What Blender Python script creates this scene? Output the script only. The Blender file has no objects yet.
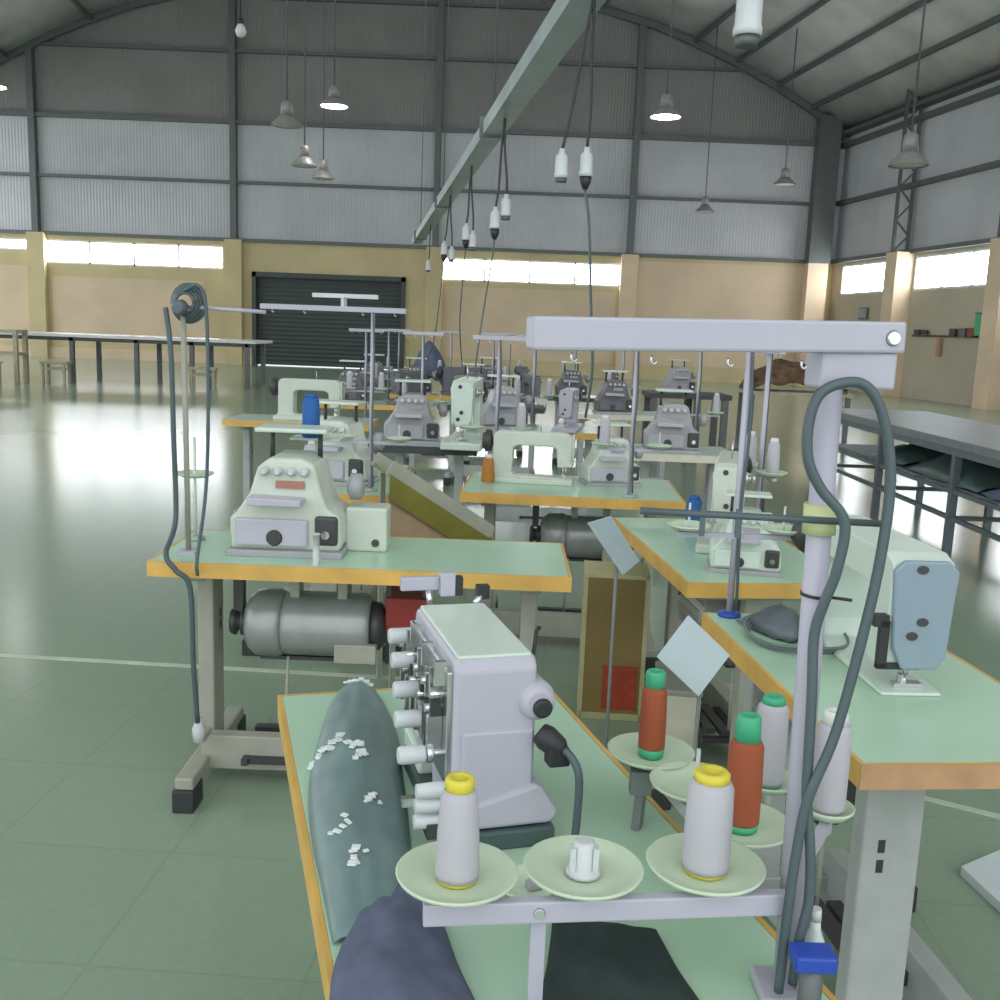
import bpy, bmesh, math, random
from mathutils import Vector, Matrix
random.seed(7)
S = bpy.context.scene
C = S.collection
PI = math.pi
R = math.radians

# ------------------------------------------------------------------ materials
def mat(name, col, rough=0.5, metal=0.0, var=0.08, scale=12.0, spec=0.5, bump=0.0, emit=None, estr=0.0):
    m = bpy.data.materials.new(name); m.use_nodes = True
    nt = m.node_tree; b = nt.nodes['Principled BSDF']
    b.inputs['Roughness'].default_value = rough
    b.inputs['Metallic'].default_value = metal
    b.inputs['Specular IOR Level'].default_value = spec
    tc = nt.nodes.new('ShaderNodeTexCoord')
    nz = nt.nodes.new('ShaderNodeTexNoise'); nz.inputs['Scale'].default_value = scale
    nz.inputs['Detail'].default_value = 4
    nt.links.new(tc.outputs['Object'], nz.inputs['Vector'])
    rp = nt.nodes.new('ShaderNodeValToRGB')
    rp.color_ramp.elements[0].position = 0.3; rp.color_ramp.elements[1].position = 0.7
    rp.color_ramp.elements[0].color = [c * (1 - var) for c in col] + [1]
    rp.color_ramp.elements[1].color = [min(1, c * (1 + var)) for c in col] + [1]
    nt.links.new(nz.outputs['Fac'], rp.inputs['Fac'])
    nt.links.new(rp.outputs['Color'], b.inputs['Base Color'])
    if bump:
        bp = nt.nodes.new('ShaderNodeBump'); bp.inputs['Strength'].default_value = bump
        nt.links.new(nz.outputs['Fac'], bp.inputs['Height']); nt.links.new(bp.outputs['Normal'], b.inputs['Normal'])
    if emit:
        b.inputs['Emission Color'].default_value = list(emit) + [1]
        b.inputs['Emission Strength'].default_value = estr
    return m

def wave_mat(name, col, rough, scale, strength, axis='X', var=0.1):
    m = mat(name, col, rough, var=var, scale=0.6)
    nt = m.node_tree; b = nt.nodes['Principled BSDF']
    tc = nt.nodes.new('ShaderNodeTexCoord')
    w = nt.nodes.new('ShaderNodeTexWave'); w.bands_direction = axis; w.inputs['Scale'].default_value = scale
    nt.links.new(tc.outputs['Object'], w.inputs['Vector'])
    bp = nt.nodes.new('ShaderNodeBump'); bp.inputs['Strength'].default_value = strength; bp.inputs['Distance'].default_value = 0.03
    nt.links.new(w.outputs['Color'], bp.inputs['Height']); nt.links.new(bp.outputs['Normal'], b.inputs['Normal'])
    return m

def floor_mat():
    m = bpy.data.materials.new('floor_tile'); m.use_nodes = True
    nt = m.node_tree; b = nt.nodes['Principled BSDF']
    tc = nt.nodes.new('ShaderNodeTexCoord')
    mp = nt.nodes.new('ShaderNodeMapping'); mp.inputs['Rotation'].default_value = (0, 0, R(3))
    nt.links.new(tc.outputs['Object'], mp.inputs['Vector'])
    br = nt.nodes.new('ShaderNodeTexBrick'); br.offset = 0.0
    br.inputs['Scale'].default_value = 1.0
    br.inputs['Brick Width'].default_value = 0.5; br.inputs['Row Height'].default_value = 0.5
    br.inputs['Mortar Size'].default_value = 0.004; br.inputs['Mortar Smooth'].default_value = 0.3
    br.inputs['Color1'].default_value = FLOOR1; br.inputs['Color2'].default_value = FLOOR2
    br.inputs['Mortar'].default_value = FLOORM
    nt.links.new(mp.outputs['Vector'], br.inputs['Vector'])
    nz = nt.nodes.new('ShaderNodeTexNoise'); nz.inputs['Scale'].default_value = 60; nz.inputs['Detail'].default_value = 6
    nt.links.new(tc.outputs['Object'], nz.inputs['Vector'])
    mx = nt.nodes.new('ShaderNodeMixRGB'); mx.blend_type = 'OVERLAY'; mx.inputs['Fac'].default_value = 0.12
    nt.links.new(br.outputs['Color'], mx.inputs['Color1']); nt.links.new(nz.outputs['Color'], mx.inputs['Color2'])
    nt.links.new(mx.outputs['Color'], b.inputs['Base Color'])
    n2 = nt.nodes.new('ShaderNodeTexNoise'); n2.inputs['Scale'].default_value = 0.6; n2.inputs['Detail'].default_value = 1
    nt.links.new(tc.outputs['Object'], n2.inputs['Vector'])
    mr = nt.nodes.new('ShaderNodeMapRange'); mr.inputs['To Min'].default_value = 0.17; mr.inputs['To Max'].default_value = 0.21
    nt.links.new(n2.outputs['Fac'], mr.inputs['Value']); nt.links.new(mr.outputs['Result'], b.inputs['Roughness'])
    b.inputs['Specular IOR Level'].default_value = 0.55
    return m

FLOOR1 = (0.262, 0.350, 0.255, 1); FLOOR2 = (0.270, 0.357, 0.262, 1); FLOORM = (0.238, 0.32, 0.232, 1)
M = {}
M['floor'] = floor_mat()
M['sheet'] = wave_mat('wall_sheet_light', (0.52, 0.525, 0.56), 0.55, 3.0, 0.3)
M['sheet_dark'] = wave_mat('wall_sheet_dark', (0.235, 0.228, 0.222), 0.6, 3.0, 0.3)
M['roof'] = wave_mat('roof_sheet', (0.74, 0.73, 0.73), 0.6, 4.0, 0.25, 'Y', 0.2)
M['plaster'] = mat('plaster_yellow', (0.60, 0.50, 0.29), 0.8, var=0.1, scale=0.7)
M['plaster_tan'] = mat('plaster_tan', (0.70, 0.545, 0.39), 0.8, var=0.08, scale=0.7)
M['pier'] = mat('plaster_pier', (0.74, 0.57, 0.41), 0.75, var=0.08, scale=1)
M['plaster_grey'] = mat('plaster_grey', (0.50, 0.44, 0.34), 0.8, var=0.08, scale=0.7)
M['steel'] = mat('steel_dark_grey', (0.135, 0.15, 0.15), 0.55, 0.3)
M['gate'] = wave_mat('gate_slats', (0.052, 0.068, 0.068), 0.5, 2.2, 0.6, 'Z')
M['pane'] = mat('window_daylight', (0.9, 0.95, 1), 0.3, emit=(0.93, 0.97, 1.0), estr=10.0, var=0.02)
M['alu'] = mat('window_frame_white', (0.7, 0.72, 0.72), 0.4)
M['mint'] = mat('laminate_mint', (0.44, 0.64, 0.475), 0.28, var=0.04, scale=5)
M['mint_pale'] = mat('laminate_pale', (0.46, 0.60, 0.51), 0.3, var=0.05, scale=5)
M['edge'] = mat('edge_yellow_wood', (0.66, 0.40, 0.10), 0.45, var=0.15, scale=9)
M['edge_brown'] = mat('edge_brown_wood', (0.50, 0.29, 0.155), 0.5, var=0.15, scale=14)
M['edge_dark'] = mat('edge_dark', (0.05, 0.06, 0.055), 0.5)
M['edge_beige'] = mat('edge_beige', (0.62, 0.60, 0.48), 0.5)
M['leg'] = mat('painted_leg_beige', (0.34, 0.345, 0.285), 0.45)
M['leg_grey'] = mat('painted_leg_grey', (0.38, 0.40, 0.39), 0.45)
M['rubber'] = mat('black_rubber', (0.03, 0.035, 0.035), 0.6)
M['motor'] = mat('motor_grey', (0.33, 0.345, 0.335), 0.35, 0.35)
M['dark'] = mat('dark_metal', (0.06, 0.062, 0.062), 0.45, 0.3)
M['chrome'] = mat('bright_metal', (0.62, 0.63, 0.63), 0.22, 0.9)
M['white'] = mat('enamel_white', (0.47, 0.46, 0.53), 0.35, var=0.03)
M['white2'] = mat('enamel_cream', (0.58, 0.63, 0.55), 0.38, var=0.05)
M['mach_mint'] = mat('enamel_mint_white', (0.60, 0.70, 0.62), 0.35, var=0.04)
M['mach_grey'] = mat('enamel_grey', (0.36, 0.36, 0.38), 0.4, var=0.08)
M['mach_dark'] = mat('enamel_dark_grey', (0.13, 0.13, 0.145), 0.4, var=0.1)
M['mach_blue'] = mat('enamel_blue_grey', (0.25, 0.325, 0.39), 0.35, var=0.04)
M['teal_dark'] = mat('enamel_dark_teal', (0.06, 0.10, 0.095), 0.4)
M['lilac'] = mat('painted_tube_lilac', (0.44, 0.43, 0.51), 0.4, var=0.03)
M['dish'] = mat('plastic_pale_green', (0.56, 0.67, 0.50), 0.4, var=0.05)
M['thread_w'] = wave_mat('thread_white', (0.46, 0.45, 0.49), 0.75, 160, 0.12, 'Z', 0.04)
M['thread_r'] = wave_mat('thread_rust', (0.34, 0.082, 0.030), 0.75, 160, 0.12, 'Z', 0.25)
M['thread_b'] = wave_mat('thread_blue', (0.020, 0.115, 0.36), 0.75, 160, 0.12, 'Z', 0.1)
M['thread_o'] = wave_mat('thread_orange', (0.42, 0.17, 0.03), 0.75, 160, 0.12, 'Z', 0.1)
M['core_y'] = mat('cone_core_yellow', (0.72, 0.62, 0.06), 0.5)
M['core_g'] = mat('cone_core_green', (0.06, 0.42, 0.22), 0.5)
M['core_w'] = mat('cone_core_white', (0.7, 0.72, 0.7), 0.5)
M['cable'] = mat('cable_slate', (0.075, 0.105, 0.115), 0.45)
M['cable_black'] = mat('cable_black', (0.025, 0.027, 0.03), 0.5)
M['wire_grey'] = mat('wire_grey', (0.16, 0.19, 0.18), 0.5)
M['tray'] = mat('galvanised_channel', (0.36, 0.42, 0.43), 0.4, 0.3, var=0.15, scale=3)
M['plug_white'] = mat('plug_white', (0.56, 0.59, 0.60), 0.4)
M['lampmetal'] = mat('lamp_shade_grey', (0.30, 0.29, 0.285), 0.45, 0.2)
M['lit'] = mat('lamp_lit', (1, 1, 0.95), 0.4, emit=(1.0, 0.98, 0.93), estr=30.0)
M['unlit'] = mat('lamp_glass', (0.66, 0.66, 0.64), 0.3)
M['cloth_teal'] = mat('cloth_teal_satin', (0.155, 0.235, 0.232), 0.45, var=0.12, scale=18, bump=0.15)
M['cloth_navy'] = mat('cloth_navy_denim', (0.105, 0.122, 0.190), 0.85, var=0.12, scale=40, bump=0.2)
M['cloth_green'] = mat('cloth_bottle_green', (0.022, 0.042, 0.040), 0.85, var=0.15, scale=30, bump=0.2)
M['cloth_white'] = mat('lace_white', (0.80, 0.84, 0.84), 0.6)
M['card'] = mat('card_blue_grey', (0.42, 0.50, 0.53), 0.6, var=0.03)
M['board'] = mat('wood_panel_brown', (0.235, 0.165, 0.052), 0.55, var=0.12, scale=3)
M['board_edge'] = mat('wood_panel_edge', (0.46, 0.44, 0.24), 0.55)
M['red'] = mat('sticker_red', (0.36, 0.048, 0.018), 0.6, var=0.2, scale=20)
M['name_red'] = mat('nameplate_dull_red', (0.40, 0.19, 0.14), 0.5)
M['red_box'] = mat('plastic_red', (0.28, 0.03, 0.025), 0.5)
M['olive'] = mat('olive_paint', (0.17, 0.16, 0.02), 0.5, var=0.25, scale=6)
M['tan_panel'] = mat('tan_panel', (0.36, 0.25, 0.15), 0.6, var=0.12)
M['blue_plastic'] = mat('plastic_blue', (0.02, 0.065, 0.40), 0.4)
M['line'] = mat('floor_paint_pale', (0.50, 0.56, 0.45), 0.5, var=0.15, scale=5)
M['tape'] = mat('tape_yellow_green', (0.56, 0.62, 0.32), 0.5)
M['wood_pale'] = mat('stool_wood_pale', (0.42, 0.37, 0.28), 0.6, var=0.15)
M['top_white'] = mat('cutting_top_white', (0.72, 0.70, 0.69), 0.35)
M['steel_blue'] = mat('steel_blue_grey', (0.13, 0.155, 0.175), 0.45, 0.2)
M['top_slate'] = mat('worktop_slate', (0.17, 0.20, 0.205), 0.4)
M['brown_cloth'] = mat('cloth_brown', (0.13, 0.075, 0.045), 0.9, var=0.5, scale=8, bump=0.5)
M['paper'] = mat('foam_board_white', (0.60, 0.66, 0.68), 0.5, var=0.03)
M['glass'] = mat('bottle_clear', (0.62, 0.68, 0.66), 0.15)

# ------------------------------------------------------------------ mesh builder
class MB:
    def __init__(s): s.bm = bmesh.new()
    def box(s, c, d, rz=0, ry=0, rx=0):
        mtx = Matrix.Translation(c) @ Matrix.Rotation(rz, 4, 'Z') @ Matrix.Rotation(ry, 4, 'Y') @ Matrix.Rotation(rx, 4, 'X') @ Matrix.Diagonal((d[0], d[1], d[2], 1))
        bmesh.ops.create_cube(s.bm, size=1, matrix=mtx); return s
    def span(s, a, b):
        return s.box([(a[i] + b[i]) / 2 for i in range(3)], [abs(b[i] - a[i]) for i in range(3)])
    def bar(s, p, q, w, h, up=(0, 0, 1)):
        p = Vector(p); q = Vector(q); d = (q - p); L = d.length; d.normalize()
        x = d.cross(Vector(up))
        if x.length < 1e-4: x = Vector((1, 0, 0))
        x.normalize(); u = x.cross(d).normalized()
        m = Matrix((x, d, u)).transposed().to_4x4(); m.translation = (p + q) / 2
        bmesh.ops.create_cube(s.bm, size=1, matrix=m @ Matrix.Diagonal((w, L, h, 1))); return s
    def cyl(s, p, q, r, r2=None, n=20, caps=True):
        return s.lathe_axis(p, q, [(0, r), (1, r if r2 is None else r2)], n, caps)
    def lathe_axis(s, p, q, prof, n=24, caps=True):
        # prof: (t along p->q in 0..1, radius)
        p = Vector(p); q = Vector(q); d = q - p
        z = d.normalized(); x = z.orthogonal().normalized(); y = z.cross(x)
        rings = []
        for t, r in prof:
            c = p + d * t
            rings.append([s.bm.verts.new(c + (x * math.cos(2 * PI * k / n) + y * math.sin(2 * PI * k / n)) * max(r, 1e-5)) for k in range(n)])
        for a, b in zip(rings, rings[1:]):
            for k in range(n):
                f = s.bm.faces.new((a[k], a[(k + 1) % n], b[(k + 1) % n], b[k])); f.smooth = True
        if caps:
            s.bm.faces.new(list(reversed(rings[0]))); s.bm.faces.new(rings[-1])
        return s
    def lathe(s, c, prof, n=28, caps=True):
        c = Vector(c)   # prof: (z, radius) about vertical axis
        z0 = prof[0][0]; z1 = prof[-1][0]
        rings = []
        for z, r in prof:
            rings.append([s.bm.verts.new((c.x + r * math.cos(2 * PI * k / n), c.y + r * math.sin(2 * PI * k / n), c.z + z)) for k in range(n)])
        for a, b in zip(rings, rings[1:]):
            for k in range(n):
                f = s.bm.faces.new((a[k], a[(k + 1) % n], b[(k + 1) % n], b[k])); f.smooth = True
        if caps:
            s.bm.faces.new(list(reversed(rings[0]))); s.bm.faces.new(rings[-1])
        return s
    def tube(s, pts, r, n=8, sub=6, close=False):
        P = smooth(pts, sub) if sub > 1 and len(pts) > 2 else [Vector(p) for p in pts]
        t0 = (P[1] - P[0]).normalized(); x = t0.orthogonal().normalized()
        rings = []
        for i, p in enumerate(P):
            t = (P[min(i + 1, len(P) - 1)] - P[max(i - 1, 0)]).normalized()
            x = (x - t * x.dot(t))
            x = x.normalized() if x.length > 1e-6 else t.orthogonal().normalized()
            y = t.cross(x)
            rings.append([s.bm.verts.new(p + (x * math.cos(2 * PI * k / n) + y * math.sin(2 * PI * k / n)) * r) for k in range(n)])
        for a, b in zip(rings, rings[1:]):
            for k in range(n):
                f = s.bm.faces.new((a[k], a[(k + 1) % n], b[(k + 1) % n], b[k])); f.smooth = True
        s.bm.faces.new(list(reversed(rings[0]))); s.bm.faces.new(rings[-1])
        return s
    def prism(s, poly, h0, h1, plane='XZ'):
        def put(a, b, h):
            return {'XZ': (a, h, b), 'YZ': (h, a, b), 'XY': (a, b, h)}[plane]
        A = [s.bm.verts.new(put(a, b, h0)) for a, b in poly]; B = [s.bm.verts.new(put(a, b, h1)) for a, b in poly]
        n = len(poly)
        s.bm.faces.new(A); s.bm.faces.new(list(reversed(B)))
        for k in range(n): s.bm.faces.new((A[k], B[k], B[(k + 1) % n], A[(k + 1) % n]))
        return s
    def poly(s, pts):
        s.bm.faces.new([s.bm.verts.new(p) for p in pts]); return s
    def grid(s, rows):
        V = [[s.bm.verts.new(p) for p in row] for row in rows]
        for i in range(len(V) - 1):
            for j in range(len(V[0]) - 1):
                f = s.bm.faces.new((V[i][j], V[i][j + 1], V[i + 1][j + 1], V[i + 1][j])); f.smooth = True
        return s
    def build(s, name, m, parent=None, bev=0, solid=0, seg=2, kind=None, label=None):
        bmesh.ops.recalc_face_normals(s.bm, faces=s.bm.faces)
        me = bpy.data.meshes.new(name); s.bm.to_mesh(me); s.bm.free()
        me.materials.append(M[m] if isinstance(m, str) else m)
        o = bpy.data.objects.new(name, me); C.objects.link(o)
        if solid:
            md = o.modifiers.new('thick', 'SOLIDIFY'); md.thickness = solid; md.offset = 1
        if bev:
            md = o.modifiers.new('bevel', 'BEVEL'); md.width = bev; md.segments = seg; md.limit_method = 'ANGLE'; md.angle_limit = R(38)
        if parent: o.parent = parent
        if kind: o['kind'] = kind
        if label: o['label'] = label
        return o

def smooth(pts, sub):
    P = [Vector(p) for p in pts]; Q = [P[0] * 2 - P[1]] + P + [P[-1] * 2 - P[-2]]; out = []
    for i in range(1, len(Q) - 2):
        a, b, c, d = Q[i - 1], Q[i], Q[i + 1], Q[i + 2]
        for k in range(sub):
            t = k / sub
            out.append(0.5 * ((2 * b) + (c - a) * t + (2 * a - 5 * b + 4 * c - d) * t * t + (3 * b - a - 3 * c + d) * t ** 3))
    out.append(P[-1]); return out

def tag(o, label, cat, group=None, kind=None):
    o['label'] = label; o['category'] = cat
    if group: o['group'] = group
    if kind: o['kind'] = kind
    return o
def thing(name, label, cat, loc=(0, 0, 0), rz=0.0, group=None):
    o = bpy.data.objects.new(name, None); C.objects.link(o); o.empty_display_size = 0.05
    o.location = loc; o.rotation_euler = (0, 0, rz)
    return tag(o, label, cat, group)
KIDS = {}
def kids(o): return [c for c in o.children]
def dup(o, loc, rz=0.0, label=None, group=None, scale=None, swap=None):
    def cp(x, par):
        c = x.copy(); C.objects.link(c)
        if par: c.parent = par
        for ch in list(x.children): cp(ch, c)
        return c
    c = cp(o, None); c.location = loc; c.rotation_euler = (0, 0, rz)
    if label: c['label'] = label
    if group: c['group'] = group
    if scale: c.scale = (scale, scale, scale)
    return c
def structure(name, mb, m, **k):
    return mb.build(name, m, kind='structure', **k)

# ------------------------------------------------------------------ the hall
BY = 34.0; DX = -0.15            # back wall, and how the hall's length drifts per metre
def sx(x, y): return x + DX * (y - BY)
structure('floor', MB().box((-3, 16, -0.05), (52, 46, 0.1)), 'floor')

prof_r = [(-4, 12.75), (-1, 12.5), (2.58, 11.75), (4.39, 11.3), (5.63, 10.85), (7.0, 10.3), (8.35, 9.62), (9.5, 8.98), (10.72, 8.15)]
prof = [(-8 - x, z) for x, z in reversed(prof_r)] + prof_r[1:]
Y0 = -4.0
mb = MB()
mb.grid([[(sx(x, y), y, z) for x, z in prof] for y in (Y0, BY + 0.2)])
structure('ceiling', mb, 'roof', solid=0.05)

# back wall, lower masonry with openings for two window bands and the gate
def wall_blocks(mb, x0, x1, y, t, z0, z1, holes):
    xs = sorted(set([x0, x1] + [h[0] for h in holes] + [h[1] for h in holes]))
    for a, b in zip(xs, xs[1:]):
        hs = sorted([h for h in holes if h[0] <= a + 1e-6 and h[1] >= b - 1e-6], key=lambda h: h[2])
        z = z0
        for h in hs:
            if h[2] > z: mb.span((a, y, z), (b, y + t, h[2]))
            z = h[3]
        if z1 > z: mb.span((a, y, z), (b, y + t, z1))
W = [(-15.42, -9.5, 3.11, 3.88), (-2.3, 3.7, 3.03, 3.79), (-19.5, -15.85, 3.11, 3.88)]
gate = (-8.5, -3.42, 0.0, 3.08)
mb = MB(); wall_blocks(mb, -19.0, 11.1, BY, 0.3, 0, 4.08, W[:2] + [(-18.6, -15.95, 3.5, 3.88), gate])
structure('wall_back', mb, 'plaster')
mb = MB(); mb.span((-19.0, BY + 0.05, 4.08), (11.2, BY + 0.25, 8.0))
structure('wall_back_cladding', mb, 'sheet')
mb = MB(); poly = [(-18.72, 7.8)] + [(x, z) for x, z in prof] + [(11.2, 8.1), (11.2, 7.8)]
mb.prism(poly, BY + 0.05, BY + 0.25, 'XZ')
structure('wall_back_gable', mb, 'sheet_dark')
# tan painted panels on the lower wall
for i, (a, b, z0, z1) in enumerate([(-15.2, -10.1, 0.55, 2.7), (-2.3, 3.6, 0.5, 2.85), (4.3, 9.8, 0.5, 3.9), (-19, -15.9, .5, 3.0)]):
    structure('wall_back_panel', MB().span((a, BY - 0.02, z0), (b, BY + 0.01, z1)), 'plaster_tan')

def window(name, x0, x1, z0, z1, y, panes):
    root = bpy.data.objects.new(name, None); C.objects.link(root); root['kind'] = 'structure'; root.location = ((x0 + x1) / 2, y, z0)
    w = x1 - x0; h = z1 - z0
    f = MB()
    for zz in (0.03, h - 0.03): f.box((0, 0.1, zz), (w, 0.1, 0.06))
    for k in range(panes + 1): f.box((-w / 2 + w * k / panes, 0.1, h / 2), (0.06, 0.1, h))
    f.build('window_frame', 'alu', root)
    for k in range(panes):
        MB().box((-w / 2 + w * (k + .5) / panes, 0.12, h / 2), (w / panes - .06, 0.02, h - .12)).build('window_pane', 'pane', root)
    return root
window('window_1', *W[0], BY, 4); window('window_2', *W[1], BY, 4); window('window_3', -18.6, -15.95, 3.5, 3.88, BY, 2)

g = bpy.data.objects.new('door_1', None); C.objects.link(g); g['kind'] = 'structure'; g.location = (-5.96, BY, 0)
MB().box((0, 0.15, 1.54), (5.0, 0.06, 3.02)).build('door_shutter', 'gate', g)
mb = MB(); mb.box((-2.48, 0.0, 1.54), (0.14, 0.25, 3.08)); mb.box((2.48, 0, 1.54), (0.14, 0.25, 3.08)); mb.box((0, 0.0, 3.0), (5.1, 0.25, 0.16))
mb.build('door_frame', 'edge_dark', g)

# girts and columns of the back wall
n = 0
for z, th in ((4.08, .11), (5.92, .09), (7.8, .12), (9.97, .09), (11.6, .08)):
    half = 14.6 if z < 9 else (12.9 if z < 11 else 6.4)
    n += 1; structure('trim_%d' % n, MB().span((-4 - half, BY - 0.12, z - th / 2), (-4 + half, BY + 0.06, z + th / 2)), 'steel')
for x in (-15.62, -9.1, -2.45, 3.98):
    zt = max(zz for xx, zz in prof if abs(xx - x) < 3.2) - .5
    n += 1; structure('trim_%d' % n, MB().span((x - .1, BY - 0.2, 4.08), (x + .1, BY + .05, zt)), 'steel')
    n += 1; structure('trim_%d' % n, MB().span((x - .28, BY - 0.25, 0), (x + .28, BY + .05, 4.08)), 'plaster' if x < 0 else 'pier')
# corner column
n += 1; structure('trim_%d' % n, MB().span((9.75, BY - 0.55, 4.0), (10.45, BY - .05, 8.6)), 'steel')
n += 1; structure('trim_%d' % n, MB().span((9.75, BY - 0.55, 0), (10.4, BY - .05, 4.0)), 'pier')
n += 1
mb = MB()
for (a, za), (b, zb) in zip(prof, prof[1:]): mb.bar((a, BY - .15, za - .12), (b, BY - .15, zb - .12), .12, .22)
structure('trim_%d' % n, mb, 'steel')

# right wall, running towards the camera
RX = 10.72
def rw(y, z, off=0.0): return (sx(RX, y) - off, y, z)
def rbox(mb, y0, y1, z0, z1, o0, o1):
    mb.prism([(sx(RX, y0) - o0, y0), (sx(RX, y0) - o1, y0), (sx(RX, y1) - o1, y1), (sx(RX, y1) - o0, y1)], z0, z1, 'XY')
yr = [0.0] + []
rwin = [(20.4, 24.2), (25.0, 29.0), (29.8, 33.3)]
mb = MB()
rbox(mb, Y0, BY, 0, 3.0, 0, -0.3); rbox(mb, Y0, BY, 3.95, 4.08, 0, -.3)
ed = [Y0] + [v for p in rwin for v in p] + [BY]
for a, b in zip(ed[::2], ed[1::2]): rbox(mb, a, b, 3.0, 3.95, 0, -.3)
structure('wall_right', mb, 'plaster_grey')
mb = MB(); rbox(mb, Y0, BY, 4.08, 8.3, -.05, -.25); structure('wall_right_cladding', mb, 'sheet')
for i, (a, b) in enumerate(rwin):
    root = bpy.data.objects.new('window_%d' % (4 + i), None); C.objects.link(root); root['kind'] = 'structure'
    f = MB(); rbox(f, a, b, 3.0, 3.06, 0, -.12); rbox(f, a, b, 3.89, 3.95, 0, -.12)
    for k in range(4):
        y = a + (b - a) * k / 3; rbox(f, max(a, y - .03), min(b, y + .03), 3.0, 3.95, 0, -.12)
    f.build('window_frame', 'alu', root)
    for k in range(3):
        p = MB(); rbox(p, a + (b - a) * k / 3 + .03, a + (b - a) * (k + 1) / 3 - .03, 3.06, 3.89, -.08, -.1); p.build('window_pane', 'pane', root)
for z, th in ((4.1, .12), (5.95, .13), (7.75, .14)):
    n += 1; mb = MB(); rbox(mb, Y0, BY, z - th / 2, z + th / 2, 0.15, -.06); structure('trim_%d' % n, mb, 'steel')
for y in (29.4, 24.6, 19.9, 15.2):
    n += 1; mb = MB(); rbox(mb, y - .3, y + .3, 0, 4.08, .5, -.02); structure('trim_%d' % n, mb, 'pier')
    # lattice column above the pier
    n += 1; mb = MB()
    x = sx(RX, y)
    for o in (0.08, 0.48): mb.bar((x - o, y, 4.08), (x - o, y, 8.6), .07, .12, (0, 1, 0))
    for k in range(10):
        z = 4.1 + k * .44; a, b = (0.08, 0.48) if k % 2 else (0.48, 0.08)
        mb.bar((x - a, y, z), (x - b, y, z + .44), .04, .06, (0, 1, 0))
    structure('trim_%d' % n, mb, 'steel')
# eave strip and purlins under the roof
n += 1; mb = MB(); rbox(mb, Y0, BY - .3, 8.02, 8.14, .3, -.05); structure('trim_%d' % n, mb, 'steel')
for x, z in ((2.6, 11.72), (5.63, 10.82), (7.0, 10.27), (8.35, 9.6), (9.5, 8.95), (-10.6, 11.72), (-13.63, 10.8), (-16.35, 9.55), (-4, 12.7), (-.7, 12.4), (-7.3, 12.4)):
    n += 1; mb = MB(); mb.bar((sx(x, Y0), Y0, z - .06), (sx(x, BY), BY, z - .06), .09, .14); structure('trim_%d' % n, mb, 'steel')
# a pale wall-foot strip
n += 1; structure('baseboard_back', MB().span((-19, BY - .06, 0), (gate[0], BY, .35)), 'plaster_tan')
# lines painted on the floor
for i, (p, q, w) in enumerate([((-7.0, 4.38), (-0.05, 3.98), .035), ((1.35, 3.1), (2.3, 2.55), .03), ((-.3, 3.2), (.34, 3.0), .03)]):
    n += 1; structure('trim_%d' % n, MB().bar((p[0], p[1], .001), (q[0], q[1], .001), w, .004), 'line')

# ------------------------------------------------------------------ sewing tables
def table(label, c, rz, w, d, edge='edge', top='mint', leg='leg', pedal=True, off=0.0, foot=.64, px=0.0, group=None, inset=.115):
    t = thing('sewing_table', label, 'sewing table', (c[0], c[1], 0), rz, group)
    MB().box((0, 0, .7275), (w - .016, d - .016, .045)).build('tabletop', top, t, bev=.002)
    e = MB()
    for s in (-1, 1):
        e.box((0, s * (d / 2 - .004), .7275), (w, .008, .0449)); e.box((s * (w / 2 - .004), 0, .7275), (.008, d - .016, .0449))
    e.build('edge_band', edge, t)
    for s in (-1, 1):
        x = s * (w / 2 - inset)
        l = MB(); l.box((x, off, .40), (.05, .115, .60)); l.box((x, 0, .69), (.06, d * .7, .03)); l.box((x, 0, .07), (.055, d * foot * 2 - .03, .07))
        lo = l.build('leg', leg, t, bev=.006)
        for q in (-1, 1): MB().box((x, q * (d * foot - .05), .0355), (.064, .10, .07)).build('foot_pad', 'rubber', lo, bev=.004)
        for zz in (.53, .49): MB().box((x, off + .02, zz), (.0512, .014, .026)).build('slot', 'rubber', lo)
    MB().box((0, -d * .2, .115), (w - 2 * inset, .05, .11)).build('stretcher', leg, t, bev=.004)
    if pedal:
        p = MB()
        for k in range(4): p.box((px, -.13 + k * .055, .10 + k * .012), (.26, .035, .018))
        p.box((px - .12, -.05, .1), (.02, .22, .02)); p.box((px + .12, -.05, .1), (.02, .22, .02))
        p.build('treadle', 'dark', t)
    return t
G_T = 'sewing tables in two rows'
T1 = table('nearest mint sewing table carrying the white coverstitch machine, long side facing left', (.013, 1.313), R(106.26), 1.20, .53)
T2 = table('yellow-edged sewing table on the left with grey motor hung under it', (-.402, 3.075), 0, 1.24, .48, px=-.24)
T3 = table('yellow-edged sewing table half hidden behind the cream overlock machine', (-.75, 4.62), R(90), .98, .56)
T4 = table('long yellow-edged sewing table in mid hall, behind the tilted olive tray', (.33, 4.62), R(-3), .98, .66)
T5 = table('sewing table set end-on with orange edge, right of the brown wooden cabinet', (.765, 3.36), R(96.4), 1.02, .54)
T6 = table('right-hand mint sewing table with brown front edge and blue-grey sewing head', (.83, 2.08), R(95.8), .92, .50, edge='edge', leg='leg_grey', inset=.15, off=.11)
MB().box((-.4609, 0, .7275), (.003, .5, .045)).build('front_edge', 'edge_brown', T6, label='brown wooden front edge')
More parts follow.
